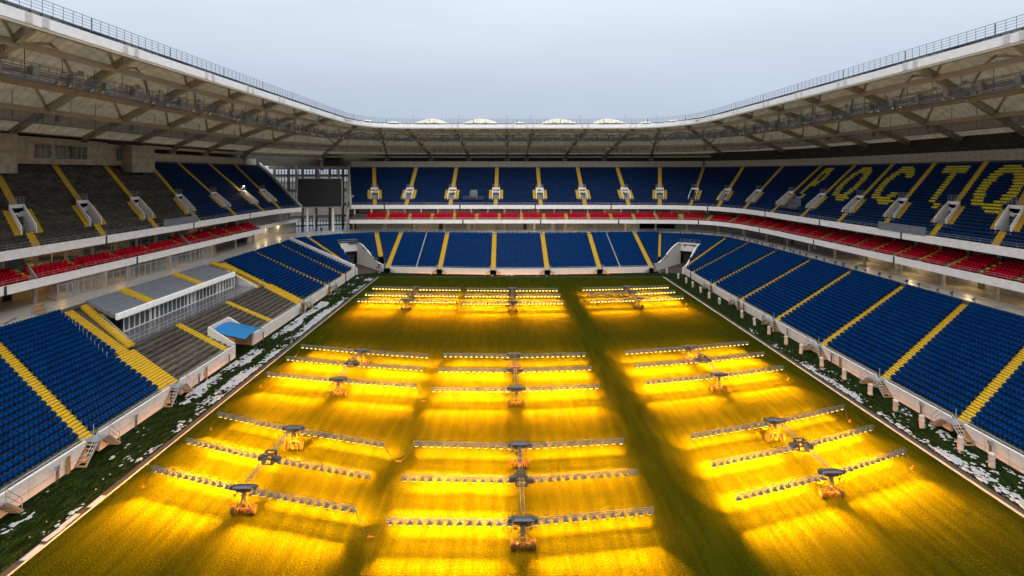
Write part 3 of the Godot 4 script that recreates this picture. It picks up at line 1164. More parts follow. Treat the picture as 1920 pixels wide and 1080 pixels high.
	# the stepped partitions between groups of red seats
	for d in [72.2, 107.0]:
		var w := MB.new()
		var a := Vector2(-63.6, d)
		var b := Vector2(-67.4, d + 2.0)
		var s := Vector2(0.0, 0.09)
		w.hexa([P3(a - s, 10.7), P3(a + s, 10.7), P3(b + s, 10.7), P3(b - s, 10.7), P3(a - s, 11.9), P3(a + s, 11.9), P3(b + s, 14.2), P3(b - s, 14.2)])
		var o := part("sloping_partition", w.mesh(), M.grey_wall, self)
		tag(o, "grey sloping partition %s the armchair balcony" % ["at the camera end of", "at the screen end of"][0 if d < 80 else 1], "partition")
	# lit rooms
	var lamps := 0
	for e in [[-69.6, 64.0, 4.5], [-69.6, 78.0, 4.5], [-69.8, 92.0, 0.8], [-69.8, 118.0, 0.7], [-69.8, 130.0, 0.7], [75.2, 66.0, 4.0], [75.2, 72.5, 4.0], [75.0, 130.0, 0.5], [10.0, 172.0, 1.2], [34.0, 172.0, 1.2], [-18.0, 172.0, 1.2], [-38.0, 172.0, 1.0], [56.0, 169.0, 1.0]]:
		var t := thing("ceiling_lamp", "warm lamp lit on a box ceiling behind the red seats, %s" % ["lounge side, nearest", "lounge side, second", "lounge side, middle", "lounge side, fourth", "lounge side, farthest", "lettered side, nearest", "lettered side, second", "lettered side, farthest", "far side, middle", "far side, second", "far side, third", "far side, nearest the screen", "far corner"][lamps], "lamp", "lamps in the boxes", V(e[0], 14.68, e[1]))
		lamps += 1
		boxpart("diffuser", Vector3.ZERO, Vector3(1.2, 0.06, 1.2), M.warm_glow, t)
		var li := OmniLight3D.new()
		li.name = "box_light"
		li.light_color = Color(1.0, 0.74, 0.36)
		li.light_energy = e[2]
		li.light_size = 0.4
		li.omni_range = 25
		li.omni_attenuation = 2
		li.shadow_enabled = true
		li.position = V(e[0], 14.5, e[1])
		add_child(li)
	# recessed balcony towards the screen corner
	var rt := thing("recessed_balcony", "white edged recessed balcony with dark windows next to the screen", "balcony")
	var fm := MB.new()
	fm.ring_box(mid_recess, off(mid_recess, 0.3), 10.75, 11.75)
	part("fascia_panel", fm.mesh(), M.fascia, rt)
	var rf := MB.new()
	rf.ring_box(off(mid_recess, 0.3), off(mid_recess, 9.0), 10.72, 10.95)
	part("floor_slab", rf.mesh(), M.fascia, rt)
	glazing(rt, off(mid_recess, 0.5), 11.75, 14.7, 1.7, 13.9, M.galv, [])
	var rw := MB.new()
	rw.ring_box(off(mid_recess, 1.5), off(mid_recess, 1.8), 7.7, 10.72)
	rw.ring_box(off(mid_recess, 4.0), off(mid_recess, 4.2), 10.9, 14.76)
	part("wall", rw.mesh(), M.cream, rt)


var up_right := [
	[68.3, 52.0, 88.0, 65.0, "a", "blue"], [68.3, 63.5, 88.0, 76.0, "a", "blue"], [68.3, 74.8, 88.0, 87.0, "a", "O"], [68.3, 86.0, 88.0, 97.8, "a", "T"], [68.3, 97.6, 88.0, 109.5, "a", "C"], [68.3, 110.4, 88.0, 121.4, "a", "O"], [68.3, 124.2, 88.0, 134.6, "a", "P"],
	[68.2, 138.0, 87.6, 148.4, "a", "blue"], [66.8, 151.0, 84.6, 163.5, "a", "blue"], [63.4, 160.6, 78.0, 176.0, "a", "blue"], [56.9, 166.4, 68.4, 186.0, "a", "skip"]]
var up_far := [
	[56.9, 166.4, 68.4, 186.0, "n", "blue"], [48.3, 169.0, 54.4, 190.0, "a", "blue"], [38.7, 169.4, 39.2, 190.4, "a", "blue"], [24.8, 169.6, 25.1, 190.6, "a", "blue"], [10.7, 169.7, 10.9, 190.6, "a", "blue"], [-3.7, 169.9, -3.6, 190.6, "a", "blue"],
	[-18.2, 170.0, -18.1, 190.6, "a", "blue"], [-32.3, 170.0, -32.4, 190.6, "a", "blue"], [-42.2, 170.0, -47.5, 190.4, "a", "blue"], [-49.4, 170.0, -56.0, 190.0, "n", "skip"]]
var up_left := [
	[-61.2, 157.4, -82.6, 177.5, "n", "blue"], [-64.2, 151.2, -83.0, 162.3, "a", "blue"], [-64.7, 142.2, -83.0, 148.4, "a", "blue"], [-65.0, 128.2, -83.0, 134.4, "a", "blue"], [-65.0, 112.8, -83.0, 123.0, "a", "bare"], [-65.0, 99.2, -83.0, 108.8, "a", "bare"],
	[-65.0, 86.2, -83.0, 96.7, "a", "bare"], [-65.0, 73.8, -83.0, 85.2, "a", "bare"], [-65.0, 61.8, -83.0, 73.4, "a", "bare"], [-65.0, 50.0, -83.0, 61.5, "n", "skip"]]


func vom_holes(lines: Array, n: int, ka: int, kb: int) -> Array:
	var h := []
	for l in lines:
		if l[4] != "a":
			continue
		var f := Vector2(l[0], l[1])
		var b := Vector2(l[2], l[3])
		var ax := (b - f).normalized()
		var d := Vector2(ax.y, -ax.x)
		h.append(PackedVector2Array([f.lerp(b, float(ka) / n) - d * 0.1, f.lerp(b, float(ka) / n) + d * 0.1, f.lerp(b, float(kb) / n) + d * 0.1, f.lerp(b, float(kb) / n) - d * 0.1]))
	return h


func upper_tier() -> void:
	var offs := {"O": 3, "T": 6, "C": 3, "P": 6}
	var r := thing("upper_stand", "steep upper stand with yellow seat letters on blue", "stand")
	tier(r, up_right, 15.9, 28.4, 26, {"pitch": 0.46, "va": 4, "vb": 10, "squat": 0.68, "floor": M.bare0, "letters": offs, "top": 23, "leave": 1, "where": func(i): return "lettered upper stand"})
	var f := thing("upper_stand", "blue upper stand behind the far goal with white stair openings", "stand")
	tier(f, up_far, 15.9, 28.4, 26, {"pitch": 0.47, "va": 4, "vb": 10, "squat": 0.68, "floor": M.bare0, "leave": 1, "where": func(i): return "far upper stand"})
	var l := thing("upper_stand", "upper stand of bare dark concrete steps with a blue end block", "stand")
	tier(l, up_left, 15.9, 28.9, 26, {"pitch": 0.47, "va": 4, "vb": 10, "squat": 0.68, "floor": M.bare0, "leave": 1, "where": func(i): return "upper stand by the bare steps"})
	for e in [[r, cut(up_main, 0, 150), 15.95], [f, cut(up_main, 150, 400), 15.95], [l, up_side, 15.95]]:
		var path: PackedVector2Array = e[1]
		var total := length(path)
		for s in range(0, ceili(total / 12.0)):
			var p := cut(path, s * 12.0 + 0.03, minf(total, s * 12.0 + 11.97))
			if p.size() < 2:
				continue
			var fm := MB.new()
			fm.ring_box(off(p, -0.35), off(p, -0.05), 14.7, 15.95)
			part("fascia_panel", fm.mesh(), M.fascia, e[0])
		var jt := MB.new()
		for s in range(1, ceili(total / 24.0)):
			var p := cut(path, s * 24.0 - 0.2, s * 24.0 + 0.2)
			if p.size() > 1:
				jt.ring_box(off(p, -0.37), off(p, -0.33), 14.68, 15.93)
		part("joint_cover", jt.mesh(), M.dark_steel, e[0])
		var rl := MB.new()
		var q := off(path, -0.2)
		for h in [16.3, 16.65]:
			for i in q.size() - 1:
				rl.tube(P3(q[i], h), P3(q[i + 1], h), 0.025, 4)
		for p in resample(q, 1.9):
			rl.tube(P3(p, 15.95), P3(p, 16.65), 0.025, 4)
		part("front_rail", rl.mesh(), M.steel, e[0])
	# parapets and the raised last row of seats
	for e in [[r, back(up_right), 28.4], [f, back(up_far), 28.4], [l, back(up_left), 28.9]]:
		var p: PackedVector2Array = resample(e[1], 3.0)
		var w := MB.new()
		w.ring_box(off(p, 1.0), off(p, 1.25), e[2] - 1.0, e[2] + 1.9)
		part("parapet", w.mesh(), M.cream, e[0])
		var fl := MB.new()
		fl.ring_box(off(p, 0.0), off(p, 1.0), e[2] - 0.8, e[2] - 0.1)
		part("back_walkway", fl.mesh(), M.concrete, e[0])
	# sloping end walls at the screen corner
	for e in [[l, Vector2(-61.0, 157.8), Vector2(-82.6, 178.2), 28.9], [f, Vector2(-49.9, 170.0), Vector2(-56.4, 190.0), 28.4]]:
		var w := MB.new()
		var a: Vector2 = e[1]
		var b: Vector2 = e[2]
		var s := (b - a).normalized().orthogonal() * 0.35
		if e[0] == f:
			s = -s
		var ring := [a - s, a + s, b + s, b - s]
		if (ring[1] - ring[0]).cross(ring[2] - ring[0]) < 0:
			ring = [a + s, a - s, b - s, b + s]
		var yt: float = e[3] + 0.6
		w.hexa([P3(ring[0], 14.5), P3(ring[1], 14.5), P3(ring[2], 24.0), P3(ring[3], 24.0), P3(ring[0], 16.5), P3(ring[1], 16.5), P3(ring[2], yt), P3(ring[3], yt)])
		part("end_wall", w.mesh(), M.grey_wall, e[0])
	# two equipment platforms let into the seats
	for e in [[r, Vector2(70.6, 131.6), 17.3, "grey glazed camera cabin among the blue seats next to the letter P"], [f, Vector2(-10.9, 173.2), 17.6, "grey camera cabin among the far upper seats"]]:
		var t := thing("camera_cabin", e[3], "cabin", "", P3(e[1], e[2]), 0.0 if e[0] == f else -PI / 2)
		boxpart("deck", Vector3(0, 0.05, 0), Vector3(6.4, 0.12, 2.6), M.concrete, t)
		boxpart("back_screen", Vector3(0, 1.5, -1.2), Vector3(2.2, 3.0, 0.15), M.grey_step, t)
		boxpart("side_screen", Vector3(-1.2, 1.3, -0.3), Vector3(0.12, 2.2, 1.8), M.grey_step, t)
		boxpart("side_screen", Vector3(1.2, 1.3, -0.3), Vector3(0.12, 2.2, 1.8), M.grey_step, t)
		var b := MB.new()
		for h in [0.5, 1.0]:
			b.tube(Vector3(-3.2, h, 1.25), Vector3(3.2, h, 1.25), 0.03)
		for x in 7:
			b.tube(Vector3(-3.2 + x * 1.066, 0, 1.25), Vector3(-3.2 + x * 1.066, 1.0, 1.25), 0.03)
		part("rail", b.mesh(), M.steel, t)
	# blank grey screens that stand in for the front rows in two blocks
	for e in [[V(67.9, 16.5, 92.0), 11.0, 0.02, "grey flat screen before the blue seats under the letter T"], [V(-64.7, 16.5, 106.0), 11.0, 0.0, "patchy grey flat screen before the bare upper steps"]]:
		var t := thing("front_screen", e[3], "screen wall", "", e[0])
		boxpart("panel", Vector3.ZERO, Vector3(0.12, 1.3, e[1]), M.grey_step, t)
		boxpart("coping", Vector3(0, 0.69, 0), Vector3(0.2, 0.08, e[1]), M.steel, t)
	# the one work lamp lit on a far aisle
	var wl := thing("work_lamp", "single bright work lamp lit on the yellow aisle near the screen", "lamp", "", V(-71.6, 20.9, 145.0))
	var tb := MB.new()
	tb.tube(Vector3.ZERO, Vector3(0, 1.5, 0), 0.03)
	for k in 3:
		tb.tube(Vector3(0, 0.5, 0), Vector3(cos(k * 2.1) * 0.4, 0, sin(k * 2.1) * 0.4), 0.025)
	part("tripod", tb.mesh(), M.dark_steel, wl)
	boxpart("lamp_head", Vector3(0, 1.6, 0), Vector3(0.3, 0.22, 0.3), M.white_glow, wl)
	var li := OmniLight3D.new()
	li.name = "work_lamp_light"
	li.light_color = Color(1.0, 0.9, 0.7)
	li.light_energy = 4.0
	li.light_size = 0.1
	li.omni_range = 20
	li.omni_attenuation = 2
	li.shadow_enabled = true
	li.position = V(-71.6, 22.5, 145.0)
	add_child(li)


# ---------- roof ----------
const BEAMS := [
	[57, 45, 95, 67], [57, 60, 95, 82], [57, 74, 95, 96.4], [57, 90, 95, 110], [57, 103, 95, 124], [57, 117, 95, 138], [57, 132, 94.5, 153], [56.3, 148, 91, 172], [53.4, 161, 78, 192], [48.3, 169, 54, 200], [41.5, 171.8, 36.5, 201], [26, 172, 21.8, 201], [8.4, 172, 7.3, 201],
	[-0.2, 172, 0, 201], [-17.4, 172, -14.4, 201], [-33, 171.6, -28.6, 201], [-40.5, 168.6, -45, 200], [-45, 161.5, -68, 196], [-47, 143, -84, 170], [-47, 127, -85, 150], [-47, 110, -85, 135], [-47, 96.5, -85, 120], [-47, 83.5, -85, 106], [-47, 67.3, -85, 90.5], [-47, 53.2, -85, 75.5], [-47, 39, -85, 61]]


func roof_y(t: float) -> float:
	return lerpf(40.95, 32.4, t)


func bp(i: int, t: float) -> Vector3:
	var b: Array = BEAMS[i]
	return V(lerpf(b[0], b[2], t), roof_y(t), lerpf(b[1], b[3], t))


func fabric_at(i: int, s: float, t: float) -> Vector3:
	var p := bp(i, t).lerp(bp(i + 1, t), s)
	p.y += 0.5 + (4.6 if i in [10, 11, 13, 14] else 3.1) * pow(sin(PI * s), 0.75) * pow(maxf(sin(PI * pow(t, 0.7)), 0.0), 0.85) + 0.35 * sin(PI * s) * absf(sin(t * PI * 4.0))
	return p


func roof() -> void:
	var ring := resample(chaikin(pv([57, 20, 57, 140, 56.3, 150, 54.5, 158, 51, 165, 46, 170, 40, 172, -30, 172, -37, 170.5, -42.5, 166.5, -45.5, 160, -47, 150, -47, 20]), 2), 2.2)
	var rf := thing("canopy_roof", "white edged canopy of tan steel beams and pale membrane over all stands", "roof")
	var total := length(ring)
	for s in range(0, ceili(total / 9.0)):
		var p := cut(ring, s * 9.0, minf(total, s * 9.0 + 8.98))
		if p.size() < 2:
			continue
		var m := MB.new()
		m.ring_box(off(p, -0.25), off(p, 0.25), 40.65, 41.75)
		part("edge_panel", m.mesh(), M.roof_white, rf)
	var sof := MB.new()
	sof.ring_box(off(ring, -0.2), off(ring, 0.45), 40.35, 40.64)
	part("edge_tube", sof.mesh(), M.tan, rf)
	# walkway on the edge
	var gr := MB.new()
	gr.ring_box(off(ring, -0.35), off(ring, 0.7), 42.0, 42.12)
	part("edge_walkway", gr.mesh(), M.rail_blue, rf)
	var bk := MB.new()
	for p in resample(ring, 1.3):
		bk.box(P3(p, 41.87), Vector3(0.12, 0.28, 0.12))
	part("walkway_bracket", bk.mesh(), M.rail_blue, rf)
	for s in range(0, ceili(total / 14.0)):
		var seg := cut(ring, s * 14.0, minf(total, s * 14.0 + 13.9))
		if seg.size() < 2:
			continue
		var m := MB.new()
		var q := off(seg, -0.3)
		for h in [42.45, 42.78, 43.11, 43.45]:
			for i in q.size() - 1:
				m.tube(P3(q[i], h), P3(q[i + 1], h), 0.025 if h < 43.4 else 0.035, 4)
		var posts := resample(q, 1.3)
		for i in posts.size():
			m.tube(P3(posts[i], 41.9), P3(posts[i], 43.45), 0.035 if i else 0.07, 4)
		part("edge_railing", m.mesh(), M.rail_blue, rf)
	# louvred vents in pairs on the edge, over each beam
	for i in BEAMS.size():
		var bpt := Vector2(BEAMS[i][0], BEAMS[i][1])
		var best := 0
		for k in ring.size():
			if ring[k].distance_to(bpt) < ring[best].distance_to(bpt):
				best = k
		if best < 1 or best > ring.size() - 2:
			continue
		var tan := (ring[best + 1] - ring[best - 1]).normalized()
		var nrm := Vector2(-tan.y, tan.x)
		for sd in [-1.0, 1.0]:
			var vm := MB.new()
			var c: Vector2 = ring[best] + tan * 0.95 * sd + nrm * 0.27
			for k in 6:
				var yy := 40.75 + k * 0.17
				vm.prism(c - tan * 0.42, c + tan * 0.42, c + tan * 0.42 + nrm * 0.05, c - tan * 0.42 + nrm * 0.05, yy, yy + 0.09)
			part("louvre_vent", vm.mesh(), M.fascia, rf)
	# radial beams, purlins, membrane bays
	for i in BEAMS.size():
		var start := 0.004
		var inner := off(ring, 0.45)
		while start < 0.2 and Geometry2D.is_point_in_polygon(Vector2(bp(i, start).x, -bp(i, start).z), inner):
			start += 0.003
		var a := bp(i, start)
		var b := bp(i, 1.0)
		var m := MB.new()
		m.bar(a, b, 0.16, 1.04)
		part("beam_web", m.mesh(), M.beam_web, rf)
		var fl := MB.new()
		var up := (b - a).normalized().cross(Vector3(0, 1, 0).cross(b - a).normalized())
		for s in [-1.0, 1.0]:
			fl.bar(a + up * 0.55 * s, b + up * 0.55 * s, 0.46, 0.08)
		for k in 9:
			var c := a.lerp(b, (k + 0.5) / 9.0)
			fl.bar(c + up * 0.55, c - up * 0.55, 0.45, 0.06)
		part("beam_flange", fl.mesh(), M.tan, rf)
		# column and capital
		var c := MB.new()
		c.lathe(Vector3(b.x, 27.0, b.z), Vector3.UP, [Vector2(0.55, 0), Vector2(0.55, 3.2), Vector2(1.0, 3.9), Vector2(1.0, 4.7), Vector2(0.0, 4.7)], 12)
		part("column", c.mesh(), M.capital, rf)
		var st := MB.new()
		for s in [-0.5, 0.5]:
			st.tube(Vector3(b.x + s, 31.6, b.z), Vector3(b.x + s * 0.6, 32.6, b.z), 0.14, 6)
			st.tube(Vector3(b.x + s, 31.4, b.z), bp(i, 0.84), 0.12, 5)
		part("strut", st.mesh(), M.dark_steel, rf)
		if i == BEAMS.size() - 1:
			continue
		for t in [0.11, 0.37, 0.6, 0.98]:
			var pm := MB.new()
			var dv := Vector3(0, -0.42, 0)
			pm.bar(bp(i, t) + dv, bp(i + 1, t) + dv, 0.4, 0.75)
			part("purlin", pm.mesh(), M.tan, rf)
		var fab := MB.new()
		for u in 14:
			for w in 22:
				var s0 := u / 14.0
				var s1 := (u + 1) / 14.0
				var t0 := w / 22.0
				var t1 := (w + 1) / 22.0
				fab.quad(fabric_at(i, s0, t0), fabric_at(i, s1, t0), fabric_at(i, s1, t1), fabric_at(i, s0, t1))
		part("membrane_panel", fab.mesh(true), M.fabric, rf)
		var sm := MB.new()
		for k in range(1, 12):
			var pts := []
			for w in range(0, 17):
				pts.append(fabric_at(i, k / 12.0, w / 16.0) - Vector3(0, 0.03, 0))
			sm.line(pts, 0.018, 3)
		part("membrane_seam", sm.mesh(), M.seam, rf)
		for t in [0.0, 0.25, 0.49]:
			var am := MB.new()
			for side in [0.0, 1.0]:
				var pts := []
				for k in 9:
					var e := k / 8.0
					var s := lerpf(0.5, side, e)
					var q := fabric_at(i, s, t + 0.13 * e) - Vector3(0, 0.25, 0)
					pts.append(q)
				am.line(pts, 0.2, 6)
			part("arch_rib", am.mesh(true), M.tan, rf)
		# masts and stays that hold the membrane tips
		if i in [9, 10, 11, 12, 13, 14, 15]:
			var mm := MB.new()
			var q := bp(i, 0.3)
			mm.tube(q, q + Vector3(0, 7.4, 0), 0.12, 6, 0.05)
			for s in [-0.35, 0.35]:
				mm.tube(q + Vector3(0, 7.3, 0), bp(clampi(i + (1 if s > 0 else -1), 0, 25), 0.3).lerp(q, 0.65) + Vector3(0, 3.2, 0), 0.03, 4)
			part("membrane_mast", mm.mesh(), M.steel, rf)
	# lower rim behind the columns
	for seg in [[0, 9], [9, 17], [18, 25]]:
		var p := PackedVector2Array()
		for i in range(seg[0], seg[1] + 1):
			p.append(Vector2(BEAMS[i][2], BEAMS[i][3]))
		p = resample(p, 6.0)
		var m := MB.new()
		m.ring_box(off(p, -1.0), off(p, 3.5), 33.0, 33.2)
		part("back_soffit", m.mesh(), M.beam_web, rf)
	catwalks(ring)


func catwalks(ring: PackedVector2Array) -> void:
	var names := ["near the front edge of the roof", "deep under the back of the roof"]
	for e in [[8.9, 37.0, 0, 1.9], [24.5, 33.7, 1, 1.4]]:
		var path := off(ring, e[0])
		path = resample(chaikin(path, 1), 2.4)
		var t := thing("catwalk", "grey railed lighting catwalk hung " + names[e[2]], "catwalk")
		var total := length(path)
		var y: float = e[1]
		for s in range(0, ceili(total / 24.0)):
			var p := cut(path, s * 24.0, minf(total, s * 24.0 + 24.0))
			if p.size() < 2:
				continue
			var m := MB.new()
			var dw := 0.55 if e[2] == 0 else 0.25
			m.ring_box(off(p, -dw), off(p, dw), y - 0.14, y)
			for tray in ([0.3, 0.62, 0.94, 1.26] if e[2] == 0 else [0.5]):
				m.ring_box(off(p, -0.6), off(p, -0.5), y + tray - 0.05, y + tray + 0.05)
			for o in [-0.5, 0.5]:
				var q := off(p, o)
				for h in [0.0, 0.25, 0.5, 0.75, 1.0, 1.25, e[3]]:
					for i in q.size() - 1:
						m.tube(P3(q[i], y + h), P3(q[i + 1], y + h), 0.045, 4)
				for i in q.size():
					m.tube(P3(q[i], y), P3(q[i], y + e[3]), 0.05, 4)
			part("walkway_frame", m.mesh(), M.catwalk if e[2] == 0 else M.steel, t)
		var hm := MB.new()
		for p in resample(path, 5.2):
			hm.tube(P3(p, y), P3(p, y + 4.2), 0.05, 4)
		part("hanger", hm.mesh(), M.dark_steel, t).set_meta("kind", "stuff")
		var k := 0
		for p in resample(off(path, -0.62), 2.8):
			k += 1
			if e[2] == 1 and k % 3:
				continue
			var best := p
			if k % 2 == 0:
				boxpart("control_box", P3(best, y + 0.95), Vector3(0.75, 1.0, 0.75), M.galv, t)
			if e[2] == 0 and k % 4 == 0:
				var cg := MB.new()
				for sx in [-0.9, 0.9]:
					for sz in [-0.7, 0.7]:
						cg.tube(P3(best, y - 0.2) + Vector3(sx, 0, sz), P3(best, y + 1.7) + Vector3(sx, 0, sz), 0.06, 4)
				for h in [-0.2, 0.4, 1.0, 1.7]:
					cg.tube(P3(best, y + h) + Vector3(-0.9, 0, -0.7), P3(best, y + h) + Vector3(-0.9, 0, 0.7), 0.05, 4)
					cg.tube(P3(best, y + h) + Vector3(0.9, 0, -0.7), P3(best, y + h) + Vector3(0.9, 0, 0.7), 0.05, 4)
					cg.tube(P3(best, y + h) + Vector3(-0.9, 0, 0.7), P3(best, y + h) + Vector3(0.9, 0, 0.7), 0.05, 4)
					cg.tube(P3(best, y + h) + Vector3(-0.9, 0, -0.7), P3(best, y + h) + Vector3(0.9, 0, -0.7), 0.05, 4)
				part("service_cage", cg.mesh(), M.galv, t)
		if e[2] == 1:
			continue
		# floodlights: switched off, only their dishes catch the light of the pitch
		k = 0
		for p in resample(off(path, -0.75), 1.75):
			k += 1
			if k % 8 >= 5 or p.y < 48.0:
				continue
			var aim := (Vector3(3.0, 0.0, -78.0) - P3(p, y)).normalized()
			var o := group_part("floodlight", t, P3(p, y + 0.1 + (0.0 if k % 3 else 1.9)))
			var b := MB.new()
			b.lathe(Vector3.ZERO, aim, [Vector2(0.0, -0.35), Vector2(0.16, -0.35), Vector2(0.2, -0.1), Vector2(0.34, 0.12), Vector2(0.3, 0.12), Vector2(0.16, -0.06)], 10)
			part("housing", b.mesh(), M.galv, o)
			var d := MB.new()
			d.lathe(Vector3.ZERO, aim, [Vector2(0.0, -0.02), Vector2(0.2, 0.0), Vector2(0.29, 0.1)], 10)
			part("reflector", d.mesh(true), M.reflector, o)


# ---------- screen corner ----------
func corner_and_screen() -> void:
	var s := thing("video_screen", "large dark video screen standing on four white columns in the corner", "screen", "", V(-58.4, 7.8, 166.5), deg_to_rad(6))
	for i in 8:
		for j in 6:
			boxpart("screen_panel", Vector3(-5.6875 + i * 1.625, 8.65 + j * 1.4, 0.36), Vector3(1.6, 1.375, 0.06), [M.screen, M.screen_dark, M.screen][rng.randi_range(0, 2)], s)
	boxpart("screen_case", Vector3(0, 12.15, 0), Vector3(13.3, 8.8, 0.66), M.dark_steel, s)
	var ed := MB.new()
	for e in [[Vector3(0, 16.6, 0.2), Vector3(13.5, 0.18, 0.9)], [Vector3(0, 7.66, 0.2), Vector3(13.5, 0.22, 0.9)], [Vector3(-6.72, 12.15, 0.2), Vector3(0.16, 8.8, 0.9)], [Vector3(6.72, 12.15, 0.2), Vector3(0.16, 8.8, 0.9)]]:
		ed.box(e[0], e[1])
	part("screen_frame", ed.mesh(), M.galv, s)
	for e in [[-3.9, 0.0, 0.34], [3.9, 0.0, 0.34], [-2.6, -3.5, 0.24], [2.9, -3.5, 0.24]]:
		var c := MB.new()
		c.lathe(Vector3(e[0], 0, e[1]), Vector3.UP, [Vector2(e[2], 0), Vector2(e[2], 7.8)], 12)
		part("column", c.mesh(true), M.fascia, s)
	var tr := MB.new()
	for x in [-6.0, -3.9, 0.0, 3.9, 6.0]:
		tr.bar(Vector3(x, 7.8, -0.4), Vector3(x, 16.5, -0.4), 0.25, 0.4)
	for y in [7.6, 10.5, 13.5, 16.4]:
		tr.bar(Vector3(-6.6, y, -0.5), Vector3(6.6, y, -0.5), 0.2, 0.3)
	part("back_truss", tr.mesh(), M.steel, s)
	var b := thing("corner_frame", "open concrete frame with raking beams and tall windows behind the screen", "building")
	var A := Vector2(-81.0, 181.0)
	var Z := Vector2(-56.5, 192.5)
	for y in [[28.0, 1.1], [25.2, 0.9], [20.0, 0.8], [14.8, 0.9], [10.9, 0.7]]:
		var m := MB.new()
		m.bar(P3(A, y[0]), P3(Z, y[0]), 0.6, y[1])
		part("floor_beam", m.mesh(), M.beige if y[0] > 27 else M.grey_wall, b)
	var n := 6
	for k in n:
		var p := A.lerp(Z, (k + 0.4) / n)
		var m := MB.new()
		m.bar(P3(p, 7.8), P3(p, 28.4), 0.7, 0.7)
		part("column", m.mesh(), M.grey_wall, b)
	var foot := [Vector2(-62.5, 160.5), Vector2(-58.0, 168.0), Vector2(-53.6, 172.0)]
	for k in 3:
		var p := A.lerp(Z, [0.32, 0.58, 0.84][k])
		var q: Vector2 = foot[k]
		var m := MB.new()
		m.bar(P3(p, 28.0), P3(p.lerp(q, 0.62), 20.4), 0.7, 1.3)
		m.bar(P3(p.lerp(q, 0.62), 20.2), P3(p, 20.2), 0.5, 0.7)
		part("raking_beam", m.mesh(), M.grey_wall, b)
	# windows to the outside, their panes each on its own
	var wo := (Z - A).normalized().orthogonal()
	for k in n:
		for lv in [[25.6, 27.4], [20.6, 24.6], [15.4, 19.4], [8.0, 10.4]]:
			var p0 := A.lerp(Z, (k + 0.46) / n) + wo * 0.8
			var p1 := A.lerp(Z, (k + 1.32) / n) + wo * 0.8
			var w := group_part("window", b)
			var fr := MB.new()
			for j in 5:
				var c := p0.lerp(p1, j / 4.0)
				fr.bar(P3(c, lv[0]), P3(c, lv[1]), 0.16, 0.2)
			for y in [lv[0], (lv[0] + lv[1]) * 0.5, lv[1]]:
				fr.bar(P3(p0, y), P3(p1, y), 0.14, 0.14)
			part("frame", fr.mesh(), M.dark_steel, w)
			var gl := MB.new()
			gl.quad(P3(p0, lv[0]), P3(p1, lv[0]), P3(p1, lv[1]), P3(p0, lv[1]))
			part("pane", gl.mesh(), M.glass, w)
	var up := MB.new()
	for y in [[8.0, 0.0], [14.8, 0.0]]:
		up.bar(P3(A, y[0] - 0.25), P3(Z, y[0] - 0.25), 3.0, 0.25)
	part("ledge", up.mesh(), M.concrete, b)
	var pm := MB.new()
	for y in [18.4, 16.2, 13.2]:
		pm.bar(V(-51.6, y, 171.5), V(-50.0, y, 175.5), 0.4, 0.9)
	pm.bar(V(-51.4, 7.8, 171.3), V(-51.4, 21.0, 171.3), 0.5, 0.5)
	pm.bar(V(-50.4, 7.8, 167.0), V(-50.4, 15.0, 169.0), 0.6, 0.6)
	part("stair_tower", pm.mesh(), M.grey_wall, b)


# ---------- box building on the bare stand ----------
func skybox_building() -> void:
	var t := thing("control_building", "cream building with four groups of windows at the back of the bare upper stand", "building")
	var m := MB.new()
	m.prism(Vector2(-80.5, 78), Vector2(-80.5, 113), Vector2(-85.5, 113), Vector2(-85.5, 78), 27.6, 28.55)
	m.prism(Vector2(-80.5, 78), Vector2(-80.5, 113), Vector2(-85.5, 113), Vector2(-85.5, 78), 31.15, 31.9)
	for e in [[78.0, 90.9], [94.2, 95.0], [102.4, 103.1], [109.8, 109.9], [112.4, 113.0]]:
		m.prism(Vector2(-80.52, e[0]), Vector2(-80.52, e[1]), Vector2(-80.9, e[1]), Vector2(-80.9, e[0]), 28.5, 31.2)
	m.prism(Vector2(-80.52, 103.1), Vector2(-80.52, 109.8), Vector2(-80.9, 109.8), Vector2(-80.9, 103.1), 28.5, 31.2)
	m.prism(Vector2(-84.9, 78), Vector2(-84.9, 113), Vector2(-85.3, 113), Vector2(-85.3, 78), 28.5, 31.2)
	part("wall", m.mesh(), M.beige, t)
	for e in [[84.6, 86.9, 2], [87.4, 91.0, 3], [91.0, 94.2, 3], [95.0, 98.5, 4], [98.5, 102.4, 3], [109.9, 112.4, 3]]:
		var w := group_part("window", t)
		var g := MB.new()
		var x := -80.62
		g.quad(V(x, 28.6, e[0]), V(x, 28.6, e[1]), V(x, 31.1, e[1]), V(x, 31.1, e[0]))
		part("pane", g.mesh(), M.glass, w)
		var f := MB.new()
		for k in e[2] + 1:
			var d: float = lerpf(e[0], e[1], float(k) / e[2])
			f.bar(V(x, 28.5, d), V(x, 31.15, d), 0.1, 0.1)
		for y in [28.58, 31.1]:
			f.bar(V(x, y, e[0]), V(x, y, e[1]), 0.1, 0.1)
		part("frame", f.mesh(), M.cream, w)
	var b := MB.new()
	b.prism(Vector2(-77.3, 110.0), Vector2(-77.3, 117.0), Vector2(-84.0, 117.0), Vector2(-84.0, 113.02), 26.2, 31.8)
	part("end_block", b.mesh(), M.beige, t)
	var c := MB.new()
	c.prism(Vector2(-77.3, 74), Vector2(-77.3, 84.2), Vector2(-84, 84.2), Vector2(-84, 74), 26.0, 32.2)
	part("end_block", c.mesh(), M.beige, t)
	boxpart("roof_unit", V(-81.0, 32.3, 113.0), Vector3(3.0, 0.8, 6.0), M.dark_steel, t)


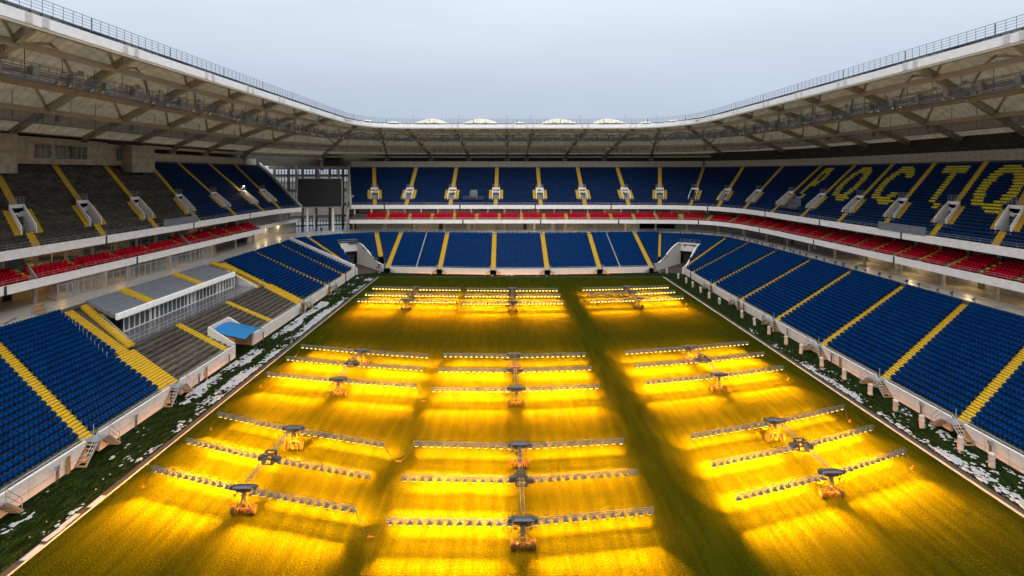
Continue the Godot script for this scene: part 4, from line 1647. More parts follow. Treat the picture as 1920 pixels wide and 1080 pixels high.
# ---------- glass lounge in the lower stand ----------
func lounge() -> void:
	var t := thing("glass_lounge", "low glass lounge with a white roof edge between the bare steps", "building")
	var X := -52.2
	var a := Vector2(X, 72.6)
	var b := Vector2(X, 102.0)
	glazing(t, PackedVector2Array([b, a]), 4.4, 6.75, 1.05, 6.3, M.fascia, [4.0, 13.0, 22.0])
	var rfm := MB.new()
	rfm.prism(Vector2(-51.1, 69.9), Vector2(-51.1, 100.2), Vector2(-51.5, 100.4), Vector2(-51.5, 70.1), 6.75, 7.5)
	part("roof_edge", rfm.mesh(), M.roof_white, t)
	var soff := MB.new()
	soff.prism(Vector2(-51.5, 70.4), Vector2(-51.5, 100.4), Vector2(-58.8, 104.5), Vector2(-58.8, 74.6), 6.7, 6.9)
	part("roof_slab", soff.mesh(), M.concrete, t)
	var fl := MB.new()
	fl.prism(Vector2(-47.5, 68.2), Vector2(-47.5, 101.0), Vector2(-57.5, 105.0), Vector2(-57.5, 73.0), 4.1, 4.4)
	part("terrace_floor", fl.mesh(), M.wet_floor, t)
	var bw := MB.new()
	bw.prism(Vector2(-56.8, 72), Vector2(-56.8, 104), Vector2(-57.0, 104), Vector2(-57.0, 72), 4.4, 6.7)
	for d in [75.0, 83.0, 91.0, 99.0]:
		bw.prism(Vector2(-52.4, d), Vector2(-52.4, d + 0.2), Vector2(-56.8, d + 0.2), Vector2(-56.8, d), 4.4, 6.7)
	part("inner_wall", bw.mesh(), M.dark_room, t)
	var sw := MB.new()
	sw.hexa([V(-47.4, 4.3, 100.9), V(-47.4, 4.3, 101.1), V(-58.0, 4.3, 106.2), V(-58.0, 4.3, 106.0), V(-47.4, 4.6, 100.9), V(-47.4, 4.6, 101.1), V(-58.0, 7.9, 106.2), V(-58.0, 7.9, 106.0)])
	part("side_wall", sw.mesh(), M.fascia, t)
	# grey steps on the lounge roof
	var g := group_part("grey_terrace", t)
	for k in 5:
		var x0 := -51.5 - k * 1.5
		var x1 := x0 - 1.5
		var y := 7.4 + k * 0.2
		var sm := MB.new()
		sm.prism(Vector2(x0, 70.2 + k * 0.86), Vector2(x0, 100.4 + k * 0.72), Vector2(x1, 101.1 + k * 0.72), Vector2(x1, 71.06 + k * 0.86), y - 0.5, y)
		part("terrace_step", sm.mesh(), M.grey_step, g)
		for n in 2:
			var nb := MB.new()
			var xx := x0 - 0.4 - 0.5 * n
			nb.prism(Vector2(xx, 70.8 + k * 0.86), Vector2(xx, 100.2 + k * 0.72), Vector2(xx - 0.06, 100.2 + k * 0.72), Vector2(xx - 0.06, 70.8 + k * 0.86), y, y + 0.02)
			part("floor_track", nb.mesh(), M.dark_steel, g)
	for e in [[77.4, 80.9], [90.0, 93.6], [101.8, 105.2]]:
		var am := group_part("short_stair", t)
		for k in 10:
			var q := k / 10.0
			var x := lerpf(-51.6, -58.4, q)
			var d: float = lerpf(e[0], e[1], q)
			boxpart("step", V(x - 0.32, 7.36 + k * 0.105, d + 0.17), Vector3(0.62, 0.36, 1.35), M.yellow, am)
	# the long stairs at both ends of the lounge
	for e in [[Vector2(-47.2, 67.0), Vector2(-58.6, 73.7)], [Vector2(-47.4, 101.6), Vector2(-58.6, 106.9)]]:
		var am := group_part("long_stair", t)
		for k in 26:
			var p: Vector2 = (e[0] as Vector2).lerp(e[1], (k + 0.5) / 26.0)
			boxpart("step", P3(p, 4.36 + 3.5 * k / 26.0), Vector3(0.46, 0.3, 1.1), M.yellow, am)
	var gap := MB.new()
	gap.hexa([V(-47.2, 3.5, 64.6), V(-47.2, 3.5, 68.2), V(-58.4, 6.8, 74.8), V(-58.4, 6.8, 70.4), V(-47.2, 4.1, 64.6), V(-47.2, 4.1, 68.2), V(-58.4, 7.4, 74.8), V(-58.4, 7.4, 70.4)])
	part("stair_bed", gap.mesh(), M.bare, t)
	gap = MB.new()
	gap.hexa([V(-47.2, 3.4, 101.0), V(-47.2, 3.4, 104.6), V(-58.4, 6.8, 109.2), V(-58.4, 6.8, 106.2), V(-47.2, 4.0, 101.0), V(-47.2, 4.0, 104.6), V(-58.4, 7.3, 109.2), V(-58.4, 7.3, 106.2)])
	part("stair_bed", gap.mesh(), M.bare, t)
	var rl := MB.new()
	for h in [4.9, 5.4]:
		rl.tube(V(-47.5, h, 66.8), V(-47.5, h, 103.8), 0.025, 4)
	for k in 20:
		rl.tube(V(-47.5, 4.4, 66.8 + k * 1.95), V(-47.5, 5.4, 66.8 + k * 1.95), 0.025, 4)
	for h in [8.0, 8.5]:
		rl.tube(V(-51.4, h - 0.2, 67.4), V(-47.6, h - 3.0, 66.9), 0.025, 4)
	for k in 26:
		var p := Vector2(-47.0, 62.6).lerp(Vector2(-58.0, 69.2), k / 25.0)
		if k % 2 == 0:
			rl.tube(P3(p, 4.0 + 3.6 * k / 25.0), P3(p, 5.1 + 3.6 * k / 25.0), 0.03, 4)
	part("railing", rl.mesh(), M.galv, t)
	# the tall glazed front on the concourse level
	var gw := thing("lounge_facade", "tall glazed front under the armchair balcony reflecting golden light", "glass wall")
	glazing(gw, PackedVector2Array([Vector2(-64.0, 115.5), Vector2(-64.0, 76.0)]), 7.8, 10.55, 1.5, 9.95, M.galv, [1.5, 12.0, 24.0, 36.0])
	glazing(gw, PackedVector2Array([Vector2(-64.0, 75.9), Vector2(-67.5, 78.0)]), 7.8, 10.55, 1.5, 9.95, M.galv, [])
	var gb := MB.new()
	gb.prism(Vector2(-70.5, 76), Vector2(-70.5, 116), Vector2(-70.7, 116), Vector2(-70.7, 76), 7.8, 10.6)
	for d in [84.0, 100.0, 114.6]:
		gb.prism(Vector2(-63.2, d), Vector2(-63.2, d + 0.2), Vector2(-70.5, d + 0.2), Vector2(-70.5, d), 7.8, 10.6)
	part("room_wall", gb.mesh(), M.beige, gw)
	for e in [80.0, 92.0, 106.0]:
		var l := thing("ceiling_lamp", "warm lamp lit on the ceiling behind the glass front, %s from the camera" % nth([80.0, 92.0, 106.0].find(e) + 1), "lamp", "lamps behind the glass front", V(-66.8, 10.52, e))
		boxpart("diffuser", Vector3.ZERO, Vector3(1.0, 0.06, 1.0), M.warm_glow, l)
		var li := OmniLight3D.new()
		li.name = "lounge_light"
		li.light_color = Color(1.0, 0.72, 0.3)
		li.light_energy = 2.0
		li.light_size = 0.7
		li.omni_range = 20
		li.omni_attenuation = 2
		li.shadow_enabled = true
		li.position = V(-66.8, 10.35, e)
		add_child(li)
	# players' tunnel in the bare steps
	var p := thing("players_tunnel", "white walled players' tunnel with a blue ribbed roof in the bare steps", "tunnel")
	for e in [[75.3, 0.0], [80.7, 0.0]]:
		var w := MB.new()
		w.hexa([V(-38.4, -0.1, e[0] - 0.1), V(-38.4, -0.1, e[0] + 0.1), V(-42.6, -0.1, e[0] + 1.1), V(-42.6, -0.1, e[0] + 0.9), V(-38.4, 1.95, e[0] - 0.1), V(-38.4, 1.95, e[0] + 0.1), V(-42.6, 4.0, e[0] + 1.1), V(-42.6, 4.0, e[0] + 0.9)])
		part("side_wall", w.mesh(), M.white_wall, p)
	var bw2 := MB.new()
	bw2.prism(Vector2(-42.6, 76.2), Vector2(-42.6, 81.8), Vector2(-42.8, 81.8), Vector2(-42.8, 76.2), 0, 4.0)
	part("back_wall", bw2.mesh(), M.white_wall, p)
	for k in 22:
		var u := k / 21.0
		var x := lerpf(-37.2, -42.3, u)
		var sh := u * 0.95
		var pts := []
		for q in 9:
			var s := q / 8.0
			pts.append(V(x, 2.55 + 0.75 * u + 0.3 * sin(PI * s), 75.5 + sh + 5.1 * s))
		var rm := MB.new()
		for q in 8:
			rm.bar(pts[q], pts[q + 1], 0.17, 0.09)
		part("roof_slat", rm.mesh(), M.tunnel_blue, p)
	for s in [0.0, 1.0]:
		for k in 12:
			var u := k / 11.0
			var d: float = 75.55 + u * 0.95 + 5.0 * s
			boxpart("wall_slat", V(lerpf(-38.7, -42.2, u), 1.28 + 0.38 * u, d), Vector3(0.2, 2.5 + 0.75 * u, 0.06), M.wood, p)


# ---------- grow light rigs on the pitch ----------
const RIGS := [  # hub x, d of front, middle and back hub, sweep of the two wings, labels
	[-20.1, 40.7, 45.1, 50.2, -19.5, -15.5, "nearest row, beside the snowy border"], [1.1, 36.9, 42.0, 47.2, -2.0, 7.0, "nearest row, in the middle of the pitch"], [26.0, 42.8, 47.2, 51.8, 18.0, 22.0, "nearest row, beside the wrapped rolls"],
	[-19.7, 62.2, 67.6, 72.3, -13.5, -10.0, "second row, lounge side"], [1.0, 59.6, 65.4, 70.6, -1.5, 4.8, "second row, in the middle of the pitch"], [25.3, 63.7, 69.0, 73.8, 12.0, 15.5, "second row, roll side"],
	[-19.2, 101.3, 106.4, 112.1, -5.5, -2.0, "farthest row, on the screen side"], [1.05, 99.8, 105.7, 111.1, -1.5, 1.5, "farthest row, in the middle"], [25.2, 102.6, 108.0, 112.7, 7.0, 10.0, "farthest row, lettered side"]]


func truss(from: float, to: float, w: float, h: float, cell: float, r: float) -> Mesh:
	var b := MB.new()
	var n := maxi(2, roundi((to - from) / cell))
	for y in [-h / 2, h / 2]:
		for z in [-w / 2, w / 2]:
			b.tube(Vector3(from, y, z), Vector3(to, y, z), r, 4)
	for i in n + 1:
		var x := lerpf(from, to, float(i) / n)
		var x2 := lerpf(from, to, minf(i + 1, n) / float(n))
		for z in [-w / 2, w / 2]:
			b.tube(Vector3(x, -h / 2, z), Vector3(x, h / 2, z), r * 0.6, 3)
			if i < n:
				b.tube(Vector3(x, -h / 2 if i % 2 else h / 2, z), Vector3(x2, h / 2 if i % 2 else -h / 2, z), r * 0.6, 3)
		for y in [-h / 2, h / 2]:
			b.tube(Vector3(x, y, -w / 2), Vector3(x, y, w / 2), r * 0.6, 3)
			if i < n:
				b.tube(Vector3(x, y, -w / 2 if i % 2 else w / 2), Vector3(x2, y, w / 2 if i % 2 else -w / 2), r * 0.6, 3)
	return b.mesh()


func two_tone(a: Mesh, ma: Material, b: Mesh, mb: Material) -> ArrayMesh:
	var am := ArrayMesh.new()
	am.add_surface_from_arrays(Mesh.PRIMITIVE_TRIANGLES, a.surface_get_arrays(0))
	am.add_surface_from_arrays(Mesh.PRIMITIVE_TRIANGLES, b.surface_get_arrays(0))
	am.surface_set_material(0, ma)
	am.surface_set_material(1, mb)
	return am


func lamp_mesh(lit: bool) -> ArrayMesh:
	var h := MB.new()
	h.hexa([Vector3(-0.2, -0.06, 0.11), Vector3(0.2, -0.06, 0.11), Vector3(0.2, -0.06, -0.11), Vector3(-0.2, -0.06, -0.11), Vector3(-0.18, 0.05, 0.09), Vector3(0.18, 0.05, 0.09), Vector3(0.18, 0.05, -0.09), Vector3(-0.18, 0.05, -0.09)])
	h.box(Vector3(0, 0.15, 0), Vector3(0.06, 0.2, 0.06))
	h.box(Vector3(0, 0.09, 0), Vector3(0.16, 0.08, 0.18))
	var g := MB.new()
	g.lathe(Vector3(-0.19, -0.09, 0), Vector3.RIGHT, [Vector2(0, 0), Vector2(0.04, 0.05), Vector2(0.05, 0.19), Vector2(0.04, 0.33), Vector2(0, 0.38)], 8)
	return two_tone(h.mesh(), M.lamp_case, g.mesh(true), M.lamp_glow if lit else M.lamp_dark)


func rigs() -> void:
	var wing := truss(0.5, 9.5, 0.2, 0.2, 0.6, 0.014)
	var lit := lamp_mesh(true)
	var unlit := lamp_mesh(false)
	var far_lamps := {}
	for on in [true, false]:
		var hb := MB.new()
		var gb := MB.new()
		for i in 13:
			var x := 0.95 + i * 0.69
			hb.box(Vector3(x, -0.33, 0), Vector3(0.44, 0.12, 0.26))
			hb.box(Vector3(x, -0.2, 0), Vector3(0.06, 0.16, 0.06))
			gb.box(Vector3(x, -0.43, 0), Vector3(0.36, 0.09, 0.12))
		far_lamps[on] = two_tone(hb.mesh(), M.lamp_case, gb.mesh(), M.lamp_glow if on else M.lamp_dark)
	var cab := MB.new()
	cab.hexa([Vector3(-0.6, -0.17, 0.2), Vector3(0.6, -0.17, 0.2), Vector3(0.6, -0.17, -0.2), Vector3(-0.6, -0.17, -0.2), Vector3(-0.78, 0.05, 0.32), Vector3(0.78, 0.05, 0.32), Vector3(0.78, 0.05, -0.32), Vector3(-0.78, 0.05, -0.32)])
	cab.hexa([Vector3(-0.78, 0.053, 0.32), Vector3(0.78, 0.053, 0.32), Vector3(0.78, 0.053, -0.32), Vector3(-0.78, 0.053, -0.32), Vector3(-0.58, 0.15, 0.18), Vector3(0.58, 0.15, 0.18), Vector3(0.58, 0.15, -0.18), Vector3(-0.58, 0.15, -0.18)])
	for s in [-0.94, 0.94]:
		cab.box(Vector3(s * 0.95, -0.04, 0), Vector3(0.26, 0.26, 0.3))
	var cabinet := cab.mesh()
	var rb := MB.new()
	for x in [-0.6, -0.3, 0.0, 0.3, 0.6]:
		rb.box(Vector3(x, -0.1, 0.3), Vector3(0.05, 0.26, 0.05))
	rb.box(Vector3(0, -0.3, 0), Vector3(1.1, 0.08, 0.3))
	for x in [-0.55, 0.55]:
		rb.box(Vector3(x, -0.5, 0.2), Vector3(0.1, 0.2, 0.1))
	var under := rb.mesh()
	var mh := MB.new()
	for x in [-0.4, 0.4]:
		for z in [-0.4, 0.4]:
			mh.box(Vector3(x, 0.05, z), Vector3(0.12, 0.8, 0.12))
	for y in [-0.32, 0.1, 0.42]:
		for s in [-0.4, 0.4]:
			mh.box(Vector3(s, y, 0), Vector3(0.1, 0.1, 0.8))
			mh.box(Vector3(0, y, s), Vector3(0.8, 0.1, 0.1))
	mh.box(Vector3(0.7, -0.05, 0.1), Vector3(0.5, 0.34, 0.4))
	mh.box(Vector3(-0.7, -0.05, -0.1), Vector3(0.5, 0.34, 0.4))
	var mid_hub := mh.mesh()
	var mm := MB.new()
	for s in [-1.0, 1.0]:
		mm.tube(Vector3(s * 0.32, 0.5, 0.12), Vector3(s * 0.12, 1.72, 0), 0.05, 6)
		mm.tube(Vector3(s * 0.32, 0.5, -0.12), Vector3(s * 0.12, 1.72, 0), 0.05, 6)
		mm.tube(Vector3(s * 0.75, 0.5, 0), Vector3(s * 0.1, 1.2, 0), 0.035, 5)
	for y in [0.8, 1.1, 1.4]:
		mm.box(Vector3(0, y, 0), Vector3(0.5 - y * 0.2, 0.05, 0.12))
	mm.box(Vector3(0, 1.5, 0), Vector3(0.3, 0.45, 0.3))
	var mast := mm.mesh()
	var ax := MB.new()
	ax.tube(Vector3(-0.85, 0.38, 0), Vector3(0.85, 0.38, 0), 0.06, 6)
	ax.box(Vector3(0, 0.42, 0), Vector3(0.9, 0.12, 0.26))
	ax.box(Vector3(0, 0.32, 0.12), Vector3(0.4, 0.24, 0.4))
	for s in [-0.5, 0.5]:
		ax.box(Vector3(s, 0.38, 0.08), Vector3(0.12, 0.3, 0.5))
	var axle := ax.mesh()
	var ty := MB.new()
	ty.lathe(Vector3(-0.17, 0, 0), Vector3.RIGHT, [Vector2(0.2, 0.0), Vector2(0.32, 0.0), Vector2(0.355, 0.06), Vector2(0.36, 0.17), Vector2(0.355, 0.28), Vector2(0.32, 0.34), Vector2(0.2, 0.34)], 16)
	for k in 16:
		var a := TAU * k / 16.0
		ty.box(Vector3(0.0, cos(a) * 0.36, sin(a) * 0.36), Vector3(0.3, 0.04, 0.06), Basis(Vector3.RIGHT, a))
	var tyre := ty.mesh()
	var ri := MB.new()
	ri.lathe(Vector3(-0.14, 0, 0), Vector3.RIGHT, [Vector2(0.0, 0.03), Vector2(0.1, 0.0), Vector2(0.2, 0.02), Vector2(0.2, 0.26), Vector2(0.1, 0.28), Vector2(0.0, 0.25)], 12)
	var rim := ri.mesh()
	for n in RIGS.size():
		var R: Array = RIGS[n]
		var o := thing("grow_light_rig", "wheeled grow light rig with six lamp arms, " + R[6], "light rig", "grow light rigs on the pitch", V(R[0], 0, R[2]))
		for j in 3:
			var z: float = -(R[1 + j] - R[2])
			var y := 1.95
			for side in 2:
				var ang: float = deg_to_rad(R[4 + side] + [1.0, 0.0, -1.0][j]) + (PI if side == 0 else 0.0)
				var bs := Basis(Vector3.UP, ang)
				var on := not (j == 1 and side == 1 and n in [0, 1]) and not (j == 1 and side == 0 and n == 8)
				var arm := part("lamp_arm", wing, M.truss, o, Transform3D(bs, Vector3(0, y, z)))
				if n < 6:
					for i in 13:
						part("lamp", lit if on else unlit, null, arm, Transform3D(Basis(Vector3.UP, rng.randf_range(-0.05, 0.05)), Vector3(0.95 + i * 0.69, -0.25, 0.0)))
				else:
					part("lamp_row", far_lamps[on], null, arm).set_meta("kind", "stuff")
				if on:
					var ar := AreaLight3D.new()  # the strip of lamps shining straight down
					ar.name = "grow_light_strip"
					ar.light_color = Color(1.0, 0.59, 0.02)
					ar.light_energy = 230.0
					ar.area_size = Vector2(8.7, 0.12)
					ar.shadow_enabled = true
					ar.transform = Transform3D(bs * Basis(Vector3.RIGHT, -PI / 2), o.position + Vector3(0, y - 0.47, z) + bs * Vector3(5.1, 0, 0))
					add_child(ar)
					for k in 18:  # and what their reflectors throw to both sides of the arm
						var sp := SpotLight3D.new()
						sp.name = "grow_light"
						sp.light_color = Color(1.0, 0.59, 0.02)
						sp.light_energy = 350.0
						sp.spot_angle = 31.0
						sp.spot_angle_attenuation = 1.0
						sp.spot_range = 60
						sp.spot_attenuation = 2
						sp.light_size = 0.15
						sp.shadow_enabled = true
						var tilt := 59.5 if k % 2 else -59.5
						sp.transform = Transform3D(bs * Basis(Vector3.RIGHT, -PI / 2 + deg_to_rad(tilt)), o.position + Vector3(0, y - 0.48, z) + bs * Vector3(1.0 + 0.49 * k, 0, 0))
						add_child(sp)
				var sb := MB.new()
				sb.tube(bs * Vector3(2.0, -0.1, 0), Vector3(0, -0.55 if j != 1 else -0.3, 0), 0.02, 4)
				part("brace", sb.mesh(), M.galv, o, Transform3D(Basis(), Vector3(0, y, z)))
			if j == 1:
				part("centre_hub", mid_hub, M.dark_steel, o, Transform3D(Basis(), Vector3(0, y, z)))
			else:
				part("drive_cabinet", cabinet, M.cabinet, o, Transform3D(Basis(), Vector3(0, y + 0.12, z)))
				part("cabinet_frame", under, M.dark_steel, o, Transform3D(Basis(), Vector3(0, y + 0.12, z)))
				part("mast", mast, M.rig_cream, o, Transform3D(Basis().scaled(Vector3(0.8, 1, 0.8)), Vector3(0, 0, z)))
				part("axle", axle, M.rig_orange, o, Transform3D(Basis().scaled(Vector3(0.85, 0.9, 0.8)), Vector3(0, 0, z)))
				for s in [-0.76, 0.76]:
					var w := part("wheel", tyre, M.tyre, o, Transform3D(Basis(Vector3.RIGHT, rng.randf() * 0.4).scaled_local(Vector3(0.85, 0.92, 0.92)), Vector3(s, 0.34, z)))
					part("rim", rim, M.rig_cream, w)
				var cb := MB.new()
				var pts := []
				for k in 9:
					var a := PI * k / 8.0
					pts.append(Vector3(-1.1 + 0.35 * cos(a), -0.25 - 0.4 * sin(a), 0.3))
				cb.line(pts, 0.025, 4)
				part("cable_loop", cb.mesh(), M.black, o, Transform3D(Basis(), Vector3(0, y, z)))
		for j in 2:
			var l: float = R[2 + j] - R[1 + j]
			part("spine_truss", truss(0.5, l - 0.4, 0.28, 0.24, 0.56, 0.016), M.truss, o, Transform3D(Basis(Vector3.UP, PI / 2), Vector3(0, 2.2, -(R[1 + j] - R[2]))))
	# cables slung between neighbouring rigs, and dropped at the free ends
	for c in [[0, 1, 0], [0, 1, 2], [3, 4, 0], [3, 4, 2], [6, 7, 0], [0, -1, 0], [0, -1, 2], [3, -1, 0], [3, -1, 2], [6, -1, 0], [2, -2, 0], [2, -2, 2], [5, -2, 0], [8, -2, 0]]:
		var a := tip(c[0], c[2], 0 if c[1] == -1 else 1)
		var b := tip(c[1], c[2], 0) if c[1] >= 0 else a + Vector3(-0.7 if c[1] == -1 else 0.5, -1.5, 0.1)
		var pts := []
		for k in 13:
			var t := k / 12.0
			var q := a.lerp(b, t)
			q.y -= (1.55 if c[1] >= 0 else 0.1) * 4.0 * t * (1.0 - t)
			pts.append(q)
		var cm := MB.new()
		cm.line(pts, 0.028, 5)
		var rowname: String = ["nearest", "second", "farthest"][c[0] / 3]
		var o := thing("power_cable", ("cable with orange plug slung between rigs of the %s row, %s arms" if c[1] >= 0 else "cable end with orange plug hanging from the %s row, %s arm " + ("on the snowy side" if c[1] == -1 else "on the roll side")) % [rowname, "front" if c[2] == 0 else "back"], "cable", "cables of the grow light rigs")
		part("cable", cm.mesh(), M.black, o)
		var pm := MB.new()
		var q: Vector3 = pts[6] if c[1] >= 0 else pts[12]
		if c[1] >= 0:
			pm.tube(q + Vector3(-0.22, 0.03, 0), q + Vector3(0.22, 0.0, 0), 0.045, 7, 0.04, true)
		else:
			pm.box(q, Vector3(0.15, 0.12, 0.12))
			pm.tube(q, q + Vector3(0.1, 0.25, 0), 0.035, 6, 0.03, true)
		part("plug", pm.mesh(), M.orange, o)


func tip(n: int, j: int, side: int) -> Vector3:
	var R: Array = RIGS[n]
	var ang: float = deg_to_rad(R[4 + side] + [1.0, 0.0, -1.0][j]) + (PI if side == 0 else 0.0)
	return V(R[0], 1.85, R[1 + j]) + Basis(Vector3.UP, ang) * Vector3(9.5, 0, 0)


# ---------- beside the pitch ----------
func pitch_side() -> void:
	var lo := [[41.5, 138.6], [42.2, 131.6], [42.4, 126.3], [42.4, 121.8], [42.2, 116.2], [42.0, 110.9], [42.2, 106.0], [42.3, 96.1], [42.3, 91.2], [42.3, 86.2], [42.4, 81.1], [42.4, 77.0], [42.3, 71.7], [42.6, 67.4], [42.6, 62.6], [42.5, 58.4], [42.4, 54.5], [42.6, 50.1], [42.9, 47.2]]
	for i in lo.size():
		var o := thing("wrapped_roll", "white wrapped roll standing by the wall, %s from the camera" % nth(lo.size() - i), "roll", "wrapped rolls along the lettered side", V(lo[i][0], 0.0, lo[i][1]))
		var lean := Basis(Vector3(rng.randf_range(-1, 1), 0, rng.randf_range(-1, 1)).normalized(), rng.randf_range(0.0, 0.1) + (0.12 if i in [3, 15] else 0.0))
		var b := MB.new()
		var prof := []
		for k in 9:
			var y := 1.25 * k / 8.0
			prof.append(Vector2(0.25 + rng.randf_range(-0.025, 0.03) - (0.03 if k in [3, 6] else 0.0), y))
		prof.push_front(Vector2(0, 0))
		prof.append(Vector2(0.2, 1.29))
		prof.append(Vector2(0.06, 1.27))
		prof.append(Vector2(0.0, 1.24))
		b.lathe(Vector3.ZERO, Vector3.UP, prof, 14)
		part("wrapping", b.mesh(true), M.wrap, o, Transform3D(lean, Vector3.ZERO))
		for y in [0.45, 0.9]:
			var t := MB.new()
			t.lathe(Vector3(0, y, 0), Vector3.UP, [Vector2(0.255, -0.03), Vector2(0.268, 0.0), Vector2(0.255, 0.03)], 14)
			part("tape", t.mesh(true), M.tape, o, Transform3D(lean, Vector3.ZERO))
	# boxes with hoses and wooden boards on the white walls
	var wb := [[-38.2, 54.3, 0], [-38.2, 44.8, 0], [-38.2, 65.4, 0], [-38.2, 72.5, 0], [-38.2, 82.6, 0], [-38.3, 97.8, 0], [-38.5, 119.0, 0], [44.6, 100.0, 1], [44.6, 92.5, 1], [44.6, 73.0, 1], [44.6, 57.2, 1], [44.6, 49.0, 1], [44.6, 84.5, 1]]
	for i in wb.size():
		var e: Array = wb[i]
		var s := 1.0 if e[2] == 0 else -1.0
		var o := thing("wall_box", "grey cable box with hanging leads on the white wall, %s, %s from the camera" % (["lounge side", nth([2, 1, 3, 4, 5, 6, 7][i])] if e[2] == 0 else ["lettered side", nth([6, 5, 3, 2, 1, 4][i - 7])]), "cable box", "cable boxes on the pitch walls", V(e[0] + s * 0.1 + (0.25 if e[2] == 0 else -0.05), 0, e[1]))
		boxpart("cabinet", Vector3(s * 0.06, 1.25, 0), Vector3(0.2, 0.36, 0.34), M.steel, o)
		var h := MB.new()
		for k in 3:
			h.tube(Vector3(s * 0.08, 1.1, 0.1 * (k - 1)), Vector3(s * 0.12, 0.02, 0.13 * (k - 1) + 0.1), 0.03, 5)
		part("lead", h.mesh(), M.dark_steel, o)
	for e in [[-38.12, 46.2, 1.0], [-38.15, 67.5, 1.0], [-38.2, 98.8, 1.0], [44.65, 71.4, -1.0], [44.7, 100.8, -1.0]]:
		var o := boxpart("wall_board", V(e[0] + e[2] * 0.12, 0.75, e[1]), Vector3(0.05, 1.5, 0.35), M.wood, self)
		tag(o, "brown upright board fixed over a joint of the white wall %s" % ["by the snow, near the camera", "by the snow, beside the wide yellow stairs", "by the snow, past the players' tunnel", "behind the wrapped rolls, near the camera", "behind the wrapped rolls, farther off"][[46.2, 67.5, 98.8, 71.4, 100.8].find(e[1])], "board", "boards on the pitch walls")
	# boxes of cardboard on the concourse
	var cb := thing("cardboard_box", "two stacked brown cardboard boxes at the rail above the near blue seats", "box", "", V(-60.6, 7.8, 69.0))
	boxpart("lower_box", Vector3(0, 0.35, 0), Vector3(1.0, 0.7, 1.1), M.card, cb)
	boxpart("upper_box", Vector3(0.05, 1.0, 0.05), Vector3(0.8, 0.6, 0.9), M.card, cb, Basis(Vector3.UP, 0.2))
	for k in 2:
		var pl := boxpart("plank", V(-62.4 + k * 1.3, 7.86, 64.0 + k * 1.6), Vector3(0.25, 0.08, 2.6), M.dark_steel, self, Basis(Vector3.UP, 0.35))
		tag(pl, "dark plank lying on the concourse floor, %s the cardboard boxes" % ["farther from", "nearer to"][k], "plank", "dark planks on the concourse")
	# snow, drifted on the turf border
	snow("snow", -37.6, -33.0, 36, 134, 0, "white melting snow lying along the border before the lounge")
	snow("snow", 40.0, 44.2, 40, 90, 1, "thin streaks of snow along the border before the wrapped rolls")
	snow("snow", -6.0, 12.0, 134.6, 137.0, 2, "faint dusting of snow before the far wall")


func snow(called: String, x0: float, x1: float, d0: float, d1: float, kind: int, label: String) -> void:
	var n := FastNoiseLite.new()
	n.seed = 50 + kind
	n.frequency = 0.2
	n.fractal_octaves = 5
	n.fractal_gain = 0.78
	var n2 := FastNoiseLite.new()
	n2.seed = 77
	n2.frequency = 0.9
	n2.fractal_octaves = 4
	n2.fractal_gain = 0.65
	var n3 := FastNoiseLite.new()
	n3.seed = 91
	n3.frequency = 2.6
	n3.fractal_octaves = 2
	var c := 0.11
	var nx := int((x1 - x0) / c)
	var nd := int((d1 - d0) / c)
	var hgt := func(i: int, j: int) -> float:
		var x := x0 + i * c
		var d := d0 + j * c
		var v := n.get_noise_2d(x * 1.7, d * 0.8) + 0.4 * n2.get_noise_2d(x * 2.2 + d * 0.6, d * 1.5) + (0.4 if kind == 0 else 0.6) * n3.get_noise_2d(x, d * 0.6)
		if kind == 0:
			var bias := -0.34
			if d > 60 and d < 79:
				bias = 0.06
			elif d >= 79 and d < 88:
				bias = -0.2
			elif d >= 88 and d < 108:
				bias = 0.1
			elif d >= 108:
				bias = -0.28
			bias -= 0.75 * exp(-pow((x + 35.3 + 0.3 * sin(d * 0.4)) / 0.55, 2.0))  # the cleared lane
			bias += 0.18 * smoothstep(-34.3, -33.2, x)
			return v + bias
		if kind == 1:
			return v - 0.42 + 0.42 * exp(-pow((x - 40.4) / 0.9, 2.0)) - 0.3 * smoothstep(66, 84, d) + 0.14 * smoothstep(58, 46, d)
		return v - 0.3
	var b := MB.new()
	var row := []
	for i in nx + 1:
		var col := PackedFloat32Array()
		for j in nd + 1:
			col.append(hgt.call(i, j))
		row.append(col)
	var p := func(i: int, j: int) -> Vector3:
		var s := 0.05 * n2.get_noise_2d(i * 3.1, j * 2.7)
		return V(x0 + i * c + s, clampf(row[i][j] * 0.25, -0.02, 0.16), d0 + j * c + s * 1.3)
	for i in nx:
		for j in nd:
			if maxf(maxf(row[i][j], row[i + 1][j]), maxf(row[i][j + 1], row[i + 1][j + 1])) > 0.0 and row[i][j] + row[i + 1][j] + row[i][j + 1] + row[i + 1][j + 1] > -0.12:
				b.quad(p.call(i, j), p.call(i + 1, j), p.call(i + 1, j + 1), p.call(i, j + 1))
	var o := part(called, b.mesh(true), M.snow, self)
	tag(o, label, "snow")
	o.set_meta("kind", "stuff")


